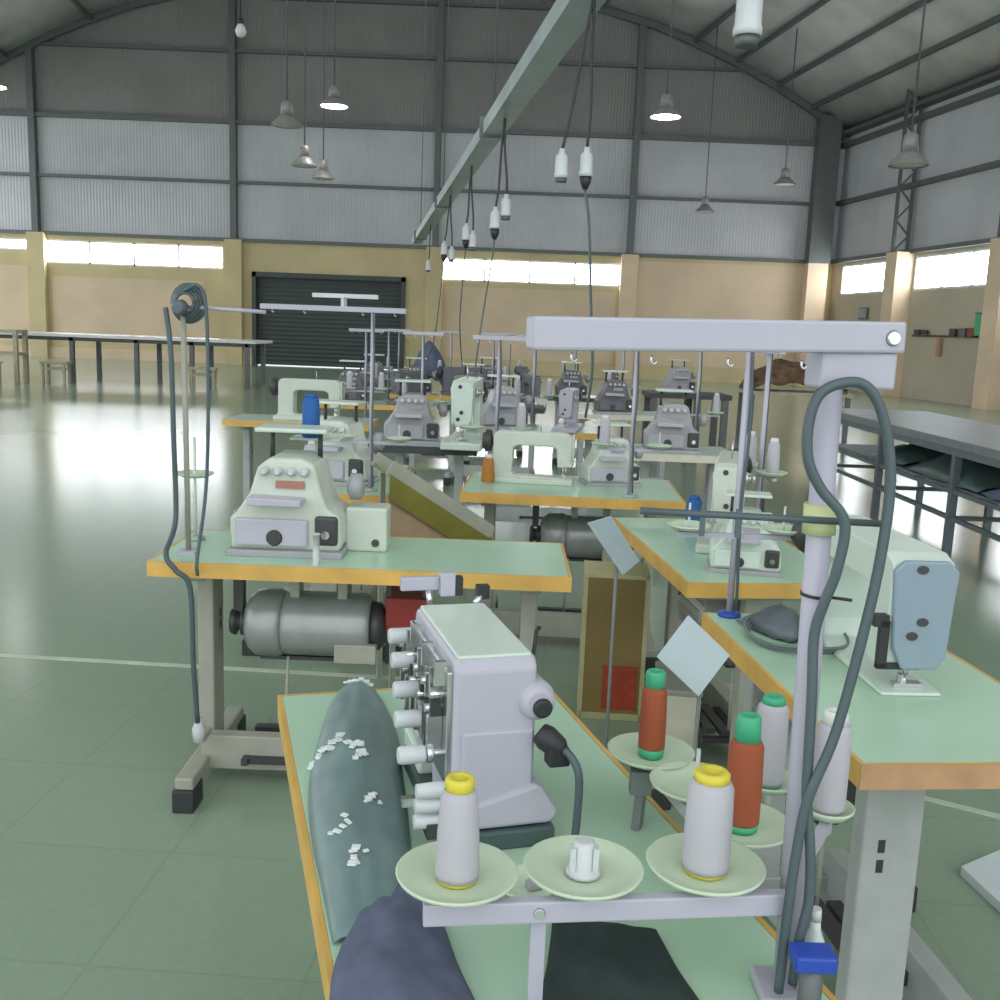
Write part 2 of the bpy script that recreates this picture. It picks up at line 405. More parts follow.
back = [
    ('yellow-edged sewing table jutting out farthest left behind the blue cone', (-1.48, 7.4), 0, 1.05, .55, 'edge'),
    ('pale sewing table with dark edge above the tilted olive tray', (-.45, 6.25), 0, .60, .60, 'edge_dark'),
    ('sewing table with a broad beige edge right of the thin white pole', (1.12, 6.30), 0, .66, .55, 'edge_beige'),
    ('sewing table behind the long yellow-edged one in mid hall', (.28, 7.4), 0, .95, .55, 'edge'),
    ('third sewing table back in the left row', (-1.25, 9.3), R(4), 1.05, .55, 'edge'),
    ('third sewing table back in the middle row', (-.1, 9.6), R(-4), 1.0, .55, 'edge_dark'),
    ('third sewing table back in the right row', (1.1, 9.2), R(6), 1.0, .55, 'edge_beige'),
    ('farthest sewing table of the left row, before the grey shutter', (-1.5, 11.6), R(2), 1.05, .55, 'edge_dark'),
    ('fourth sewing table back between the left and middle rows', (-.75, 10.9), R(3), .95, .55, 'edge'),
    ('sewing table far right of the farthest middle table', (1.0, 11.4), R(-3), 1.0, .55, 'edge_dark'),
    ('farthest sewing table of the middle row', (-.2, 12.0), R(0), 1.05, .55, 'edge'),
]
BT = [table(l, c, rz, w, d, edge=e, top='mint_pale', leg='leg_grey', group=G_T) for l, c, rz, w, d, e in back]

# ------------------------------------------------------------------ lockstitch machine (prototype, copied below)
def lockstitch(label, body_m, loc, rz, plate_m=None, group=None, scale=1, flush=False, hb=.105):
    t = thing('sewing_machine', label, 'sewing machine', loc, rz, group)
    t.scale = (scale,) * 3 if not flush else (1.05, 1.32, .97)
    b = MB(); bz = .008 if flush else .035
    b.prism([(-.24, .0), (.24, .0), (.24, bz), (.225, bz + .01), (.225, .27), (.20, .30), (-.20, .30), (-.235, .285), (-.24, .25), (-.235, hb + .01), (-.215, hb - .005), (-.165, hb - .005), (-.155, hb + .02), (-.15, .205), (-.12, .22), (.08, .22), (.105, .205), (.11, .06), (.10, bz + .01), (-.24, bz)], -.048, .048)
    b.build('body', body_m, t, bev=.014, seg=3)
    bh = .003 if flush else .032
    if not flush: MB().box((0, 0, bh / 2), (.50, .178, bh)).build('bed', body_m, t, bev=.006)
    else:
        pb = MB(); pb.box((-.235, .052, hb + .05), (.014, .014, .10)); pb.box((-.235, .026, hb + .003), (.014, .066, .012)); pb.box((-.232, .058, hb + .1), (.02, .022, .025)); pb.build('presser_lifter', 'cable_black', t)
    fp = MB(); fp.prism([(-.043, hb + .025), (-.03, hb), (.024, hb), (.04, hb + .045), (.05, .27), (.035, .292), (-.035, .292), (-.05, .27)], -.252, -.238, 'YZ')
    f = fp.build('face_plate', plate_m or body_m, t, bev=.004)
    for y, z in ((.0, .165), (.014, .135), (.008, .275)): MB().cyl((-.2515, y, z), (-.2545, y, z), .009, n=12).build('screw', 'dark', f)
    MB().lathe_axis((.225, 0, .235), (.29, 0, .235), [(0, .03), (.15, .03), (.2, .062), (.7, .066), (.8, .05), (1, .045)]).build('handwheel', 'dark', t)
    nb = MB(); nb.cyl((-.205, 0, hb), (-.205, 0, hb * .57), .006 if not flush else .004, n=10); nb.cyl((-.205, 0, hb * .57), (-.205, 0, bh + .002), .0018, n=8); nb.build('needle_bar', 'chrome', t)
    pf = MB(); pf.cyl((-.19, .0, hb), (-.19, 0, bh + .018), .005, n=8); pf.box((-.2, -.005, bh + .01), (.022, .045, .008)); pf.box((-.19, 0, bh + .018), (.012, .012, .02)); pf.build('presser_foot', 'chrome', t)
    MB().box((-.2, 0, bh + .0015), (.07, .09, .003)).build('needle_plate', 'chrome', t)
    tk = MB(); tk.lathe_axis((-.13, -.048, .245), (-.13, -.085, .245), [(0, .02), (.3, .022), (.4, .008), (.7, .008), (.75, .013), (1, .011)]); tk.build('tension_knob', 'chrome', t)
    tg = MB(); tg.tube([(-.17, -.05, .27), (-.17, -.07, .262), (-.16, -.06, .25)], .002, n=6); tg.cyl((-.05, 0, .30), (-.05, 0, .36), .003, n=8); tg.build('thread_guide', 'chrome', t)
    return t
G_M = 'sewing machines on the tables'
M6 = lockstitch('sewing machine with blue-grey face plate and needle on the right-hand table', 'mach_mint', (.835, 2.19, .75), R(93), 'mach_blue', flush=True, hb=.062)
L0 = lockstitch('white sewing machine on the orange-edged end-on table', 'white2', (.80, 3.45, .75), R(75), group=G_M)

# ------------------------------------------------------------------ overlock machine facing the camera
def overlock(label, loc, rz, body_m='white2', group=None, scale=1):
    t = thing('overlock_machine', label, 'overlock machine', loc, rz, group); t.scale = (scale,) * 3
    b = MB(); b.prism([(-.165, .02), (.165, .02), (.17, .05), (.165, .125), (.125, .15), (.105, .21), (.085, .285), (.05, .30), (-.05, .30), (-.085, .27), (-.11, .19), (-.15, .13), (-.17, .115)], -.10, .13)
    b.build('body', body_m, t, bev=.012, seg=3)
    MB().box((0, .01, .010), (.35, .26, .022)).build('base_plate', 'mach_grey', t, bev=.004)
    MB().box((-.04, -.108, .075), (.22, .014, .085)).build('looper_cover', 'white', t, bev=.008)
    MB().box((.125, -.105, .085), (.07, .02, .09)).build('feed_housing', 'dark', t, bev=.01)
    MB().lathe_axis((.125, -.11, .075), (.125, -.13, .075), [(0, .014), (1, .012)], 14).build('cover_screw', 'chrome', t)
    o = MB(); o.lathe_axis((-.03, -.10, .06), (-.03, -.122, .06), [(0, .026), (.7, .025), (1, .02)], 20); o.build('oil_window', 'dark', t)
    ar = MB(); ar.prism([(-.10, .165), (.06, .165), (.06, .185), (-.1, .19)], -.17, -.09); ar.build('cloth_plate', 'white', t, bev=.004)
    MB().box((.03, -.115, .17), (.045, .05, .02)).build('presser_foot', 'chrome', t, bev=.004)
    MB().box((.015, -.1035, .222), (.085, .008, .022)).build('nameplate', 'mach_grey', t)
    for k in range(4):
        x = -.06 + k * .04
        MB().lathe_axis((x, -.10, .262), (x, -.128, .262), [(0, .013), (.5, .014), (.6, .009), (1, .008)], 14).build('tension_knob', 'plug_white', t)
    for x in (-.075, .075): MB().cyl((x, .06, .28), (x, .06, .37), .008, n=10).build('tray_post', 'dark', t)
    MB().box((0, .04, .376), (.22, .14, .014)).build('thread_tray', 'mach_mint', t, bev=.004)
    MB().lathe_axis((.165, .05, .2), (.215, .05, .2), [(0, .02), (.2, .042), (.8, .042), (1, .03)]).build('handwheel', 'mach_grey', t)
    return t
M2 = overlock('cream overlock machine facing the camera on the left yellow-edged table', (-.645, 3.06, .75), 0)
for ch in M2.children:
    if ch.name.startswith('nameplate'):
        ch.material_slots[0].link = 'OBJECT'; ch.material_slots[0].material = M['name_red']; ch['label'] = 'dull red nameplate'; NP = ch

# ------------------------------------------------------------------ thread cones (prototypes)
def cone(label, loc, thread, core, h=.118, r0=.0235, r1=.0205, group=None, tip=.012, rim=.72, base=.004):
    t = thing('thread_cone', label, 'thread cone', loc, 0, group)
    MB().lathe((0, 0, 0), [(base, r0 * .96), (base + .006, r0), (h * .5, (r0 + r1) / 2 + .0006), (h - .012, r1), (h - .004, r1 * .82)], 28).build('thread_winding', thread, t)
    MB().lathe((0, 0, 0), [(0, r0 * .9), (base + .002, r0 * (.9 if base < .005 else 1.0)), (base + .002, r1 * .6), (h - .006, r1 * .55), (h - .004, r1 * .78), (h + tip - .003, r1 * rim), (h + tip, r1 * rim * .86), (h + tip, r1 * .4), (h - .01, r1 * .28)], 24).build('cone_core', core, t)
    return t

# ------------------------------------------------------------------ the near thread stand on the first table
S1 = thing('thread_stand', 'white thread stand with dishes and tall pole, nearest the camera', 'thread stand', (.32, .985, .75))
o = Vector((.32, .985, .75))
def L(p): return tuple(Vector(p) - o)
def dishmesh(mb, c, r=.064):
    mb.lathe(c, [(-.012, r * .35), (-.009, r * .7), (.0, r * .97), (.004, r), (.0045, r * .965), (-.003, r * .8), (-.006, r * .5), (-.007, .004)], 36)
    return mb
MB().lathe_axis(L((.329, .985, .752)), L((.318, .985, 1.43)), [(0, .0125), (1, .0125)], 20).build('pole', 'lilac', S1)
MB().box(L((.328, .985, .758)), (.06, .06, .014)).build('foot', 'lilac', S1, bev=.003)
mb = MB(); mb.bar(L((-.062, .925, .868)), L((.32, .968, .870)), .014, .024); mb.build('front_rail', 'lilac', S1, bev=.002)
MB().lathe_axis(L((.056, .931, .869)), L((.056, .928, .869)), [(0, .006), (1, .005)], 12).build('rail_bolt', 'chrome', S1)
mb = MB(); mb.bar(L((.056, .944, .858)), L((.056, .944, .7505)), .016, .008, (0, 1, 0)); mb.build('rail_support', 'lilac', S1, bev=.001)
mb = MB(); mb.bar(L((.322, .99, .835)), L((.228, 1.395, .832)), .014, .018); mb.build('side_rail', 'leg_grey', S1, bev=.002)
mb = MB(); mb.bar(L((.222, 1.36, .83)), L((.215, 1.345, .7505)), .012, .02); mb.box(L((.217, 1.35, .82)), (.03, .02, .035)); mb.build('side_support', 'wire_grey', S1)
mb = MB(); mb.bar(L((.32, 1.0, .85)), L((.432, 1.19, .848)), .012, .014); mb.build('outrigger', 'lilac', S1)
DISH = [(-.030, .962, .891), (.103, .982, .891), (.236, .998, .891), (.235, 1.385, .850), (.283, 1.285, .850), (.318, 1.175, .850), (.385, 1.305, .850), (.432, 1.195, .866)]
for k, c in enumerate(DISH):
    d = dishmesh(MB(), L(c), .064 if k < 6 else .042 if k == 6 else .034).build('spool_dish', 'dish', S1)
    pm = MB(); pm.cyl(L((c[0], c[1], c[2] - .034)), L((c[0], c[1], c[2] - .006)), .008, n=10)
    if k == 1:
        pm.lathe(L((c[0], c[1], c[2] - .004)), [(0, .02), (.004, .018), (.006, .012), (.034, .0115), (.036, .008)], 16)
        pm.box(L((c[0] - .012, c[1] - .004, c[2] + .012)), (.006, .012, .03)); pm.box(L((c[0] + .012, c[1] - .004, c[2] + .012)), (.006, .012, .03))
    else: pm.cyl(L((c[0], c[1], c[2] - .006)), L((c[0], c[1], c[2] + .05)), .003, n=8)
    pm.build('spool_pin', 'plug_white', d)
mb = MB(); mb.bar(L((.021, .905, 1.449)), L((.383, .995, 1.458)), .03, .030); mb.build('top_rail', 'lilac', S1, bev=.003)
mb = MB(); mb.bar(L((.30, .985, 1.425)), L((.378, 1.0, 1.425)), .035, .036); mb.build('top_bracket', 'lilac', S1, bev=.003)
MB().lathe_axis(L((.372, .976, 1.457)), L((.3725, .973, 1.457)), [(0, .008), (1, .006)], 14).build('rail_bolt', 'chrome', S1)
for k in range(4):
    q = L((.06 + k * .075, .915 + k * .019, 1.433)); MB().tube([q, (q[0], q[1], q[2] - .006), (q[0] + .003, q[1], q[2] - .008), (q[0] + .005, q[1], q[2] - .005)], .0012, n=6, sub=3).build('thread_eyelet', 'chrome', S1)
mb = MB(); mb.cyl(L((.138, .968, 1.281)), L((.382, .968, 1.277)), .0035, n=10)
for x in (.2, .235): mb.box(L((x, .968, 1.272)), (.005, .004, .028))
mb.build('guide_rod', 'cable', S1)
mb = MB(); mb.cyl(L((.3205, .985, 1.262)), L((.320, .985, 1.292)), .0165, n=20); mb.build('tape_collar', 'tape', S1, label='yellow-green tape round the pole')
mb = MB(); mb.cyl(L((.322, .985, 1.197)), L((.3222, .985, 1.2)), .0145, n=20); mb.cyl(L((.322, .985, 1.198)), L((.352, .962, 1.2)), .0018, n=6); mb.build('cable_tie', 'cable_black', S1)
# hose and cables on the stand
hose = MB(); hose.tube([(.313, .955, .775), (.313, .95, .86), (.316, .95, .927), (.323, .95, .993), (.344, .95, 1.064), (.361, .95, 1.163), (.371, .95, 1.244), (.373, .95, 1.323), (.361, .95, 1.38), (.343, .95, 1.41), (.321, .95, 1.414), (.298, .95, 1.402), (.290, .95, 1.373), (.293, .95, 1.339), (.308, .95, 1.311), (.333, .95, 1.281), (.331, .952, 1.233), (.323, .957, 1.197), (.318, .962, 1.162), (.320, .958, 1.1), (.322, .957, 1.036), (.324, .957, .993), (.331, .952, .939), (.334, .95, .884), (.328, .95, .838), (.327, .955, .785)], .0052, n=10)
ho = tag(hose.build('cable_loop', 'cable'), 'thick slate-grey cable looping over the nearest thread stand', 'cable')
cl = thing('table_clamp', 'blue clamp at the foot of the near stand pole', 'clamp', (.335, .925, .75))
MB().box((0, 0, .085), (.042, .03, .018)).build('jaw', 'blue_plastic', cl, bev=.003)
MB().cyl((0, 0, .0005), (0, 0, .08), .012, n=14).build('spindle', 'steel', cl)
bt = thing('oil_bottle', 'small clear bottle behind the blue clamp', 'bottle', (.352, .975, .75)); bt.scale = (.75, .75, .75)
MB().lathe((0, 0, 0), [(0, .016), (.01, .018), (.09, .018), (.115, .008), (.13, .007)], 20).build('body', 'glass', bt)
MB().lathe((0, 0, .128), [(0, .008), (.018, .007)], 14).build('cap', 'plug_white', bt)

def on_dish(k, label, th, co, **kw):
    d = DISH[k]; return cone(label, (d[0], d[1], d[2] - .0055), th, co, **kw)
on_dish(0, 'white thread cone with yellow tip on the leftmost near dish', 'thread_w', 'core_y', h=.104, r0=.0232, r1=.0192, tip=.009, rim=.8)
on_dish(2, 'white thread cone with yellow rim on the third near dish', 'thread_w', 'core_y', h=.108, r0=.0250, r1=.0240, tip=.006, rim=.8)
on_dish(3, 'rust-red thread cone with green ends on the rear dish', 'thread_r', 'core_g', h=.110, r0=.0195, r1=.018, tip=.020, rim=.8, base=.012)
on_dish(5, 'larger rust-red thread cone beside the stand pole', 'thread_r', 'core_g', h=.122, r0=.0225, r1=.021, tip=.028, rim=.7, base=.008)
on_dish(6, 'white thread cone with mint top just left of the stand pole', 'thread_w', 'core_g', h=.122, r0=.022, r1=.021, tip=.006)
on_dish(7, 'white thread cone right of the stand pole behind the cable', 'thread_w', 'core_w', h=.124, r0=.0215, r1=.021, tip=.012)

# ------------------------------------------------------------------ the coverstitch machine on the first table
A = R(16.26)
M1 = thing('coverstitch_machine', 'large white coverstitch machine with five side knobs on nearest table', 'sewing machine', (-.026, 1.415, .75), A)
b = MB()
b.prism([(-.142, .03), (-.02, .03), (-.01, .06), (-.005, .125), (.01, .14), (.085, .14), (.09, .07), (.1, .06), (.13, .06), (.135, .09), (.135, .255), (.125, .268), (-.125, .268), (-.137, .255)], -.066, .05, 'YZ')
b.build('body', 'white', M1, bev=.010, seg=3)
MB().box((-.008, -.0, .268), (.104, .255, .006)).build('top_cover', 'mach_mint', M1, bev=.003)
MB().box((-.004, -.1395, .11), (.10, .008, .115)).build('end_cover', 'white', M1, bev=.003)
MB().prism([(-.06, .03), (.075, .03), (.085, .045), (.06, .085), (.05, .09), (-.06, .06)], -.15, -.06, 'XZ').build('arm_base', 'white', M1, bev=.006)
MB().box((.0, .0, .014), (.16, .31, .028)).build('base', 'teal_dark', M1, bev=.004)
MB().box((-.02, .1, .045), (.11, .12, .036)).build('needle_bed', 'mach_mint', M1, bev=.006)
bs = MB(); bs.lathe_axis((.05, -.075, .205), (.05, -.15, .205), [(0, .026), (.75, .028), (.95, .023), (1, .016)], 28); bs.build('handwheel_housing', 'white', M1)
MB().lathe_axis((.054, -.148, .2), (.054, -.157, .2), [(0, .0135), (.7, .0135), (1, .01)], 18).build('housing_plug', 'cable_black', M1)
# the operator's side: thread take-up plates, tension posts with white caps, lower guides
pl = MB(); pl.prism([(-.13, .09), (.13, .09), (.135, .245), (-.13, .25)], -.0735, -.066, 'YZ'); pl.build('front_plate', 'chrome', M1, bev=.002)
for k in range(9):
    y = -.115 + k * .028; tl = MB(); tl.box((-.081, y, .245 - (k % 3) * .018), (.016, .007, .034)); tl.cyl((-.0735, y + .003, .215 - (k % 2) * .03), (-.094, y + .003, .215 - (k % 2) * .03), .006, n=10); tl.bar((-.08, y, .24 - (k % 3) * .018), (-.08, y + .003, .215 - (k % 2) * .03), .006, .006)
    tl.build('take_up_lever', 'chrome', M1)
for k in range(6): MB().box((-.084, -.1 + k * .04, .155), (.02, .012, .05)).build('thread_plate', 'chrome', M1)
for k in range(7): MB().box((-.083, -.1 + k * .036, .19 - (k % 2) * .06), (.014, .010, .026)).build('thread_clip', 'dark', M1)
kn = [(1.50, .978), (1.45, .956), (1.395, .930), (1.345, .905), (1.285, .878)]
for k, (yy, zz) in enumerate(kn):
    w = Vector((-.125 + (1.5 - yy) * .14, yy, 0)) - Vector((-.026, 1.415, 0)); w.rotate(Matrix.Rotation(-A, 3, 'Z'))
    z = zz - .75; kx = (.016, .012, .006, .0, -.006)[k]
    t = MB(); t.lathe_axis((-.090 + kx, w.y, z), (-.128 + kx, w.y, z), [(0, .0105), (.1, .0125), (.9, .0125), (1, .0105)], 20)
    kb = t.build('tension_knob', 'plug_white', M1)
    s = MB(); s.cyl((-.064, w.y, z), (-.09 + kx, w.y, z), .005, n=10); s.lathe_axis((-.080 + kx, w.y, z), (-.089 + kx, w.y, z), [(0, .012), (.5, .013), (1, .012)], 18); s.build('tension_spring', 'chrome', kb)
for k, (y, z) in enumerate([(-.155, .098), (-.150, .075), (-.145, .05)]):
    MB().lathe_axis((-.066, y, z), (-.118, y, z), [(0, .009), (.5, .011), (1, .0095)], 16).build('lower_knob', 'plug_white', M1)
lb = MB(); lb.box((-.085, -.13, .04), (.035, .06, .02)); lb.box((-.088, -.11, .065), (.02, .02, .03)); lb.build('looper_guard', 'dark', M1)
MB().box((-.1, -.12, .068), (.06, .012, .012)).build('looper_lever', 'chrome', M1)
# rear bracket and stitch gauge at the far end
hb = MB(); hb.box((-.055, .158, .298), (.062, .012, .022)); hb.box((-.012, .15, .298), (.024, .02, .038)); hb.build('rear_bracket', 'lilac', M1, bev=.002)
hd = MB(); hd.box((.006, .148, .295), (.012, .016, .03)); hd.box((.045, .142, .285), (.02, .016, .022)); hd.build('rear_stop', 'cable_black', M1)
for a_, b_ in (((-.04, .145, .265), (-.04, .158, .29)), ((.03, .13, .268), (.045, .142, .282))): MB().cyl(a_, b_, .0055, n=8).build('bracket_stem', 'chrome', M1)
# dark power plug and cable at the right of the machine
pk = MB(); pk.lathe_axis((.052, -.145, .165), (.082, -.165, .14), [(0, .014), (.3, .018), (.8, .016), (1, .01)], 16); pk.box((.075, -.16, .135), (.03, .026, .026)); pk.build('power_plug', 'cable_black', M1, bev=.003)
pc = MB(); pc.tube([(.074, -.158, .145), (.086, -.178, .142), (.094, -.195, .12), (.093, -.2, .07), (.091, -.198, .006)], .0055, n=10); pc.build('power_lead', 'cable', M1)
rod = MB(); rod.cyl((.075, -.03, .2), (.085, -.02, .27), .003, n=8); rod.box((.066, .0, .215), (.03, .03, .025)); rod.build('lifter_lever', 'cable_black', M1)
# a small pale dish with scraps lying by the machine's base
sd = thing('scrap_dish', 'small pale dish lying between machine base and front rail', 'dish', (.052, 1.165, .75))
dishmesh(MB(), (0, 0, .0135), .04).build('dish', 'dish', sd)
MB().box((.01, .0, .013), (.02, .014, .008), .4).build('scrap', 'mach_grey', sd)

# ------------------------------------------------------------------ cloth on the first table
def cloth(name, left, right, z0, bulge, m, label, nu=16, nv=28, wob=.004, seed=1, thick=.002, edge=0.0):
    rnd = random.Random(seed); Lc = smooth([(a, b, 0) for a, b in left], 8); Rc = smooth([(a, b, 0) for a, b in right], 8)
    def at(P, t):
        f = t * (len(P) - 1); i = min(int(f), len(P) - 2); return P[i].lerp(P[i + 1], f - i)
    rows = []; ph = [rnd.uniform(0, 6) for _ in range(4)]
    for j in range(nv + 1):
        v = j / nv; row = []
        a = at(Lc, v); c = at(Rc, v)
        for i in range(nu + 1):
            u = i / nu; p = a.lerp(c, u)
            e = (math.sin(PI * u) ** .6) * (math.sin(PI * min(1, max(0, v * .96 + .02))) ** .5)
            z = z0 + bulge * e + wob * e * (math.sin(9 * u + 5 * v + ph[0]) + math.sin(17 * v - 6 * u + ph[1])) + wob * .5 * (1 + math.sin(23 * u + ph[2]) * math.sin(19 * v + ph[3]))
            row.append((p.x, p.y, max(z, z0)))
        rows.append(row)
    ob = MB().grid(rows).build(name, m, solid=thick)
    tag(ob, label, 'cloth'); return ob
tl_ = [(-.285, 1.86), (-.299, 1.774), (-.290, 1.591), (-.275, 1.44), (-.243, 1.286), (-.206, 1.161), (-.170, 1.04)]
tr_ = [(-.25, 1.875), (-.210, 1.80), (-.165, 1.644), (-.139, 1.487), (-.118, 1.355), (-.100, 1.216), (-.092, 1.06)]
TC = cloth('satin_cloth', tl_, tr_, .7515, .035, 'cloth_teal', 'teal satin cloth with white sequins spread left of the machine', wob=.003, seed=3)
# sequin patches sewn on the cloth
sq = MB(); rnd = random.Random(5)
def zcl(x, y):
    best = min(TC.data.vertices, key=lambda v: (v.co.x - x) ** 2 + (v.co.y - y) ** 2); return best.co.z
for cx, cy, ln, an, num in ((-.262, 1.52, .07, .9, 26), (-.215, 1.50, .03, .6, 9), (-.20, 1.46, .03, 1.2, 6), (-.26, 1.86, .05, .2, 20), (-.17, 1.34, .04, 1, 5), (-.19, 1.26, .05, 1, 5), (-.165, 1.19, .05, 1.2, 6)):
    for k in range(num):
        s = rnd.uniform(-.5, .5) * ln; w = rnd.gauss(0, .006)
        x = cx + s * math.cos(an) - w * math.sin(an); y = cy + s * math.sin(an) + w * math.cos(an)
        sq.box((x, y, zcl(x, y) + .0035 + rnd.uniform(0, .0022)), (rnd.uniform(.006, .016), rnd.uniform(.005, .012), .0022), rnd.uniform(0, 3))
so = sq.build('sequins', 'cloth_white', TC, kind='stuff', label='white sequin trim')
cloth('denim_cloth', [(-.135, 1.165), (-.155, 1.058), (-.160, .984), (-.152, .90), (-.138, .82)], [(-.085, 1.15), (-.055, 1.093), (-.03, 1.009), (.0, .92), (.03, .84)], .757, .02, 'cloth_navy', 'navy denim cloth lying below the leftmost near dish', seed=8, wob=.003)
cloth('dark_cloth', [(.082, 1.10), (.073, 1.015), (.056, .931), (.05, .86)], [(.205, 1.09), (.218, 1.015), (.238, .941), (.25, .88)], .7515, .012, 'cloth_green', 'bottle-green cloth lying under the front rail of the stand', seed=11, wob=.003)

# ------------------------------------------------------------------ motors under tables
def motor(label, loc, rz, m='motor', group=None):
    t = thing('sewing_motor', label, 'motor', loc, rz, group)
    h = MB(); h.lathe_axis((-.11, 0, 0), (.17, 0, 0), [(0, .085), (.02, .098), (.1, .1), (.9, .1), (.98, .096), (1, .085)], 32)
    for k in range(10):
        a = -1.2 + k * .27; h.bar((-.06, math.cos(a) * .1, math.sin(a) * .1), (.15, math.cos(a) * .1, math.sin(a) * .1), .006, .006)
    h.build('housing', m, t)
    e = MB(); e.lathe_axis((-.225, 0, 0), (-.105, 0, 0), [(0, .06), (.1, .085), (.3, .105), (.85, .108), (1, .1)], 28); e.build('end_bell', m, t)
    p = MB(); p.lathe_axis((-.275, 0, .0), (-.225, 0, 0), [(0, .04), (.3, .045), (.4, .03), (.6, .03), (.7, .045), (1, .045)], 20); p.box((-.25, 0, .09), (.03, .04, .1)); p.build('pulley', 'dark', t)
    k = MB(); k.box((.0, 0, .165), (.2, .09, .028)); k.box((-.07, 0, .13), (.03, .07, .09)); k.box((.08, 0, .13), (.03, .07, .09)); k.box((-.02, 0, .187), (.34, .10, .012)); k.build('bracket', 'leg', t, bev=.003)
    MB().lathe_axis((.17, 0, 0), (.215, 0, 0), [(0, .08), (.6, .075), (1, .05)], 24).build('fan_cover', 'dark', t)
    n_ = MB(); n_.box((.13, -.085, -.065), (.13, .03, .06)); n_.build('terminal_box', 'leg', t, bev=.004)
    MB().box((.0, 0, -.108), (.36, .05, .012)).build('lever', 'dark', t)
    r = MB(); r.cyl((-.09, -.03, -.1), (-.10, -.03, -.36), .005, n=8); r.build('pull_rod', 'leg', t)
    return t
M_0 = motor('big grey motor hung under the left yellow-edged table', (-.56, 3.06, .512), 0)
rb = thing('red_crate', 'dull red box under the table right of the grey motor', 'box', (-.28, 3.12, 0))
MB().box((0, 0, .56), (.13, .2, .11)).build('box', 'red_box', rb, bev=.004)
mb = MB()
for x in (-.055, .055):
    for y in (-.09, .09): mb.box((x, y, .62 + .042), (.012, .012, .085))
mb.build('hanger', 'dark', rb)
for nme, (x, y), rz in (('motor under the right-hand sewing table behind the grey card', (.74, 2.25), R(94)), ('motor under the orange-edged end-on table', (.76, 3.3), R(96)), ('motor under the long mid-hall table', (.42, 4.6), R(-3)), ('motor under the table behind the cream overlock machine', (-.78, 4.6), R(90))):
    dup(M_0, (x, y, .512), rz, nme)

# ------------------------------------------------------------------ tall thread stands, copied from one
def stand(label, loc, rz, h=.75, rail=.45, group=None, cap=False, ro=0.0):
    t = thing('thread_stand', label, 'thread stand', loc, rz, group)
    MB().cyl((0, 0, 0), (0, 0, h), .0085, n=12).build('pole', 'lilac', t)
    MB().lathe((0, 0, 0), [(0, .03), (.008, .03), (.012, .012)], 18).build('foot', 'blue_plastic' if cap else 'leg_grey', t)
    mb = MB(); mb.box((ro, 0, h + .01), (rail, .022, .022)); mb.build('top_rail', 'lilac', t, bev=.002)
    for s in (-.42, -.2, .2, .42):
        q = ro + s * rail
        MB().tube([(q, 0, h), (q, 0, h - .010), (q + .005, 0, h - .014), (q + .008, 0, h - .008)], .0015, n=6, sub=3).build('thread_eyelet', 'chrome', t)
    mb = MB(); mb.box((0, 0, .21), (.30, .016, .012)); mb.build('dish_arm', 'lilac', t)
    for s in (-1, 1):
        d = dishmesh(MB(), (s * .12, 0, .232), .055).build('spool_dish', 'dish', t)
        MB().cyl((s * .12, 0, .215), (s * .12, 0, .29), .003, n=8).build('spool_pin', 'plug_white', d)
    mb = MB(); mb.tube([(.004, -.012, h), (.012, -.014, h * .7), (.006, -.013, h * .4), (.014, -.014, .02)], .004, n=6); mb.build('power_lead', 'cable', t)
    return t
G_S = 'thread stands on the sewing tables'
ST = stand('thread stand with pale double top rail before the dark shutter', (-.56, 4.25, .75), R(-4), .755, .62, ro=-.17)
mb = MB(); mb.box((-.13, .05, .82), (.28, .018, .018)); mb.box((-.13, .025, .79), (.012, .06, .05)); mb.build('upper_rail', 'plug_white', ST, label='brighter short upper rail')
sA = stand('thread stand with thin white pole on the long mid-hall table', (.565, 4.345, .75), R(-3), .655, .26)
sB = stand('leaning-wire thread stand with blue foot on back corner of right-hand table', (.60, 2.49, .75), 0, .69, .20, cap=True)

# ------------------------------------------------------------------ stand post with coiled cable at the left table
P2 = thing('lamp_post', 'thin pale post with coiled cable head on the left yellow-edged table', 'post', (-.935, 2.95, .75))
MB().cyl((0, 0, 0), (-.006, 0, .72), .008, n=14).build('pole', 'leg', P2)
MB().box((0, 0, .006), (.05, .05, .012)).build('foot', 'lilac', P2)
mb = MB()
for k in range(5):
    r = .026 + k * .006; mb.tube([(r * math.cos(a) + .005, -.02 + .01 * k, .745 + r * 1.1 * math.sin(a)) for a in [i * 2 * PI / 12 for i in range(13)]], .0045, n=6, sub=2)
mb.build('cable_coil', 'cable', P2)
mb = MB(); mb.lathe_axis((-.005, -.015, .735), (-.005, -.06, .728), [(0, .02), (.6, .022), (1, .014)], 16); mb.build('lamp_head', 'steel_blue', P2)
mb = MB(); mb.cyl((0, .0, .735), (.23, .02, .728), .006, n=8); mb.build('side_arm', 'lilac', P2)
c = MB(); c.tube([(-.985, 2.93, 1.48), (-.972, 2.93, 1.35), (-.968, 2.93, 1.1), (-.966, 2.93, .86), (-.958, 2.815, .78), (-.925, 2.80, .735), (-.888, 2.81, .68), (-.885, 2.82, .45), (-.884, 2.85, .255)], .008, n=8)
tag(c.build('power_cable', 'cable'), 'grey cable running down in front of the left table to a white plug', 'cable')
c = MB(); c.tube([(-.93, 2.93, 1.53), (-.89, 2.93, 1.545), (-.868, 2.93, 1.48), (-.865, 2.93, 1.2), (-.872, 2.92, .95), (-.868, 2.815, .77), (-.866, 2.81, .72)], .0055, n=8)
tag(c.build('power_cable', 'cable'), 'second thinner cable hanging from the coil on the left post', 'cable')
c = thing('cable_plug', 'white plug at the low end of the left table cable', 'plug', (-.884, 2.86, .20))
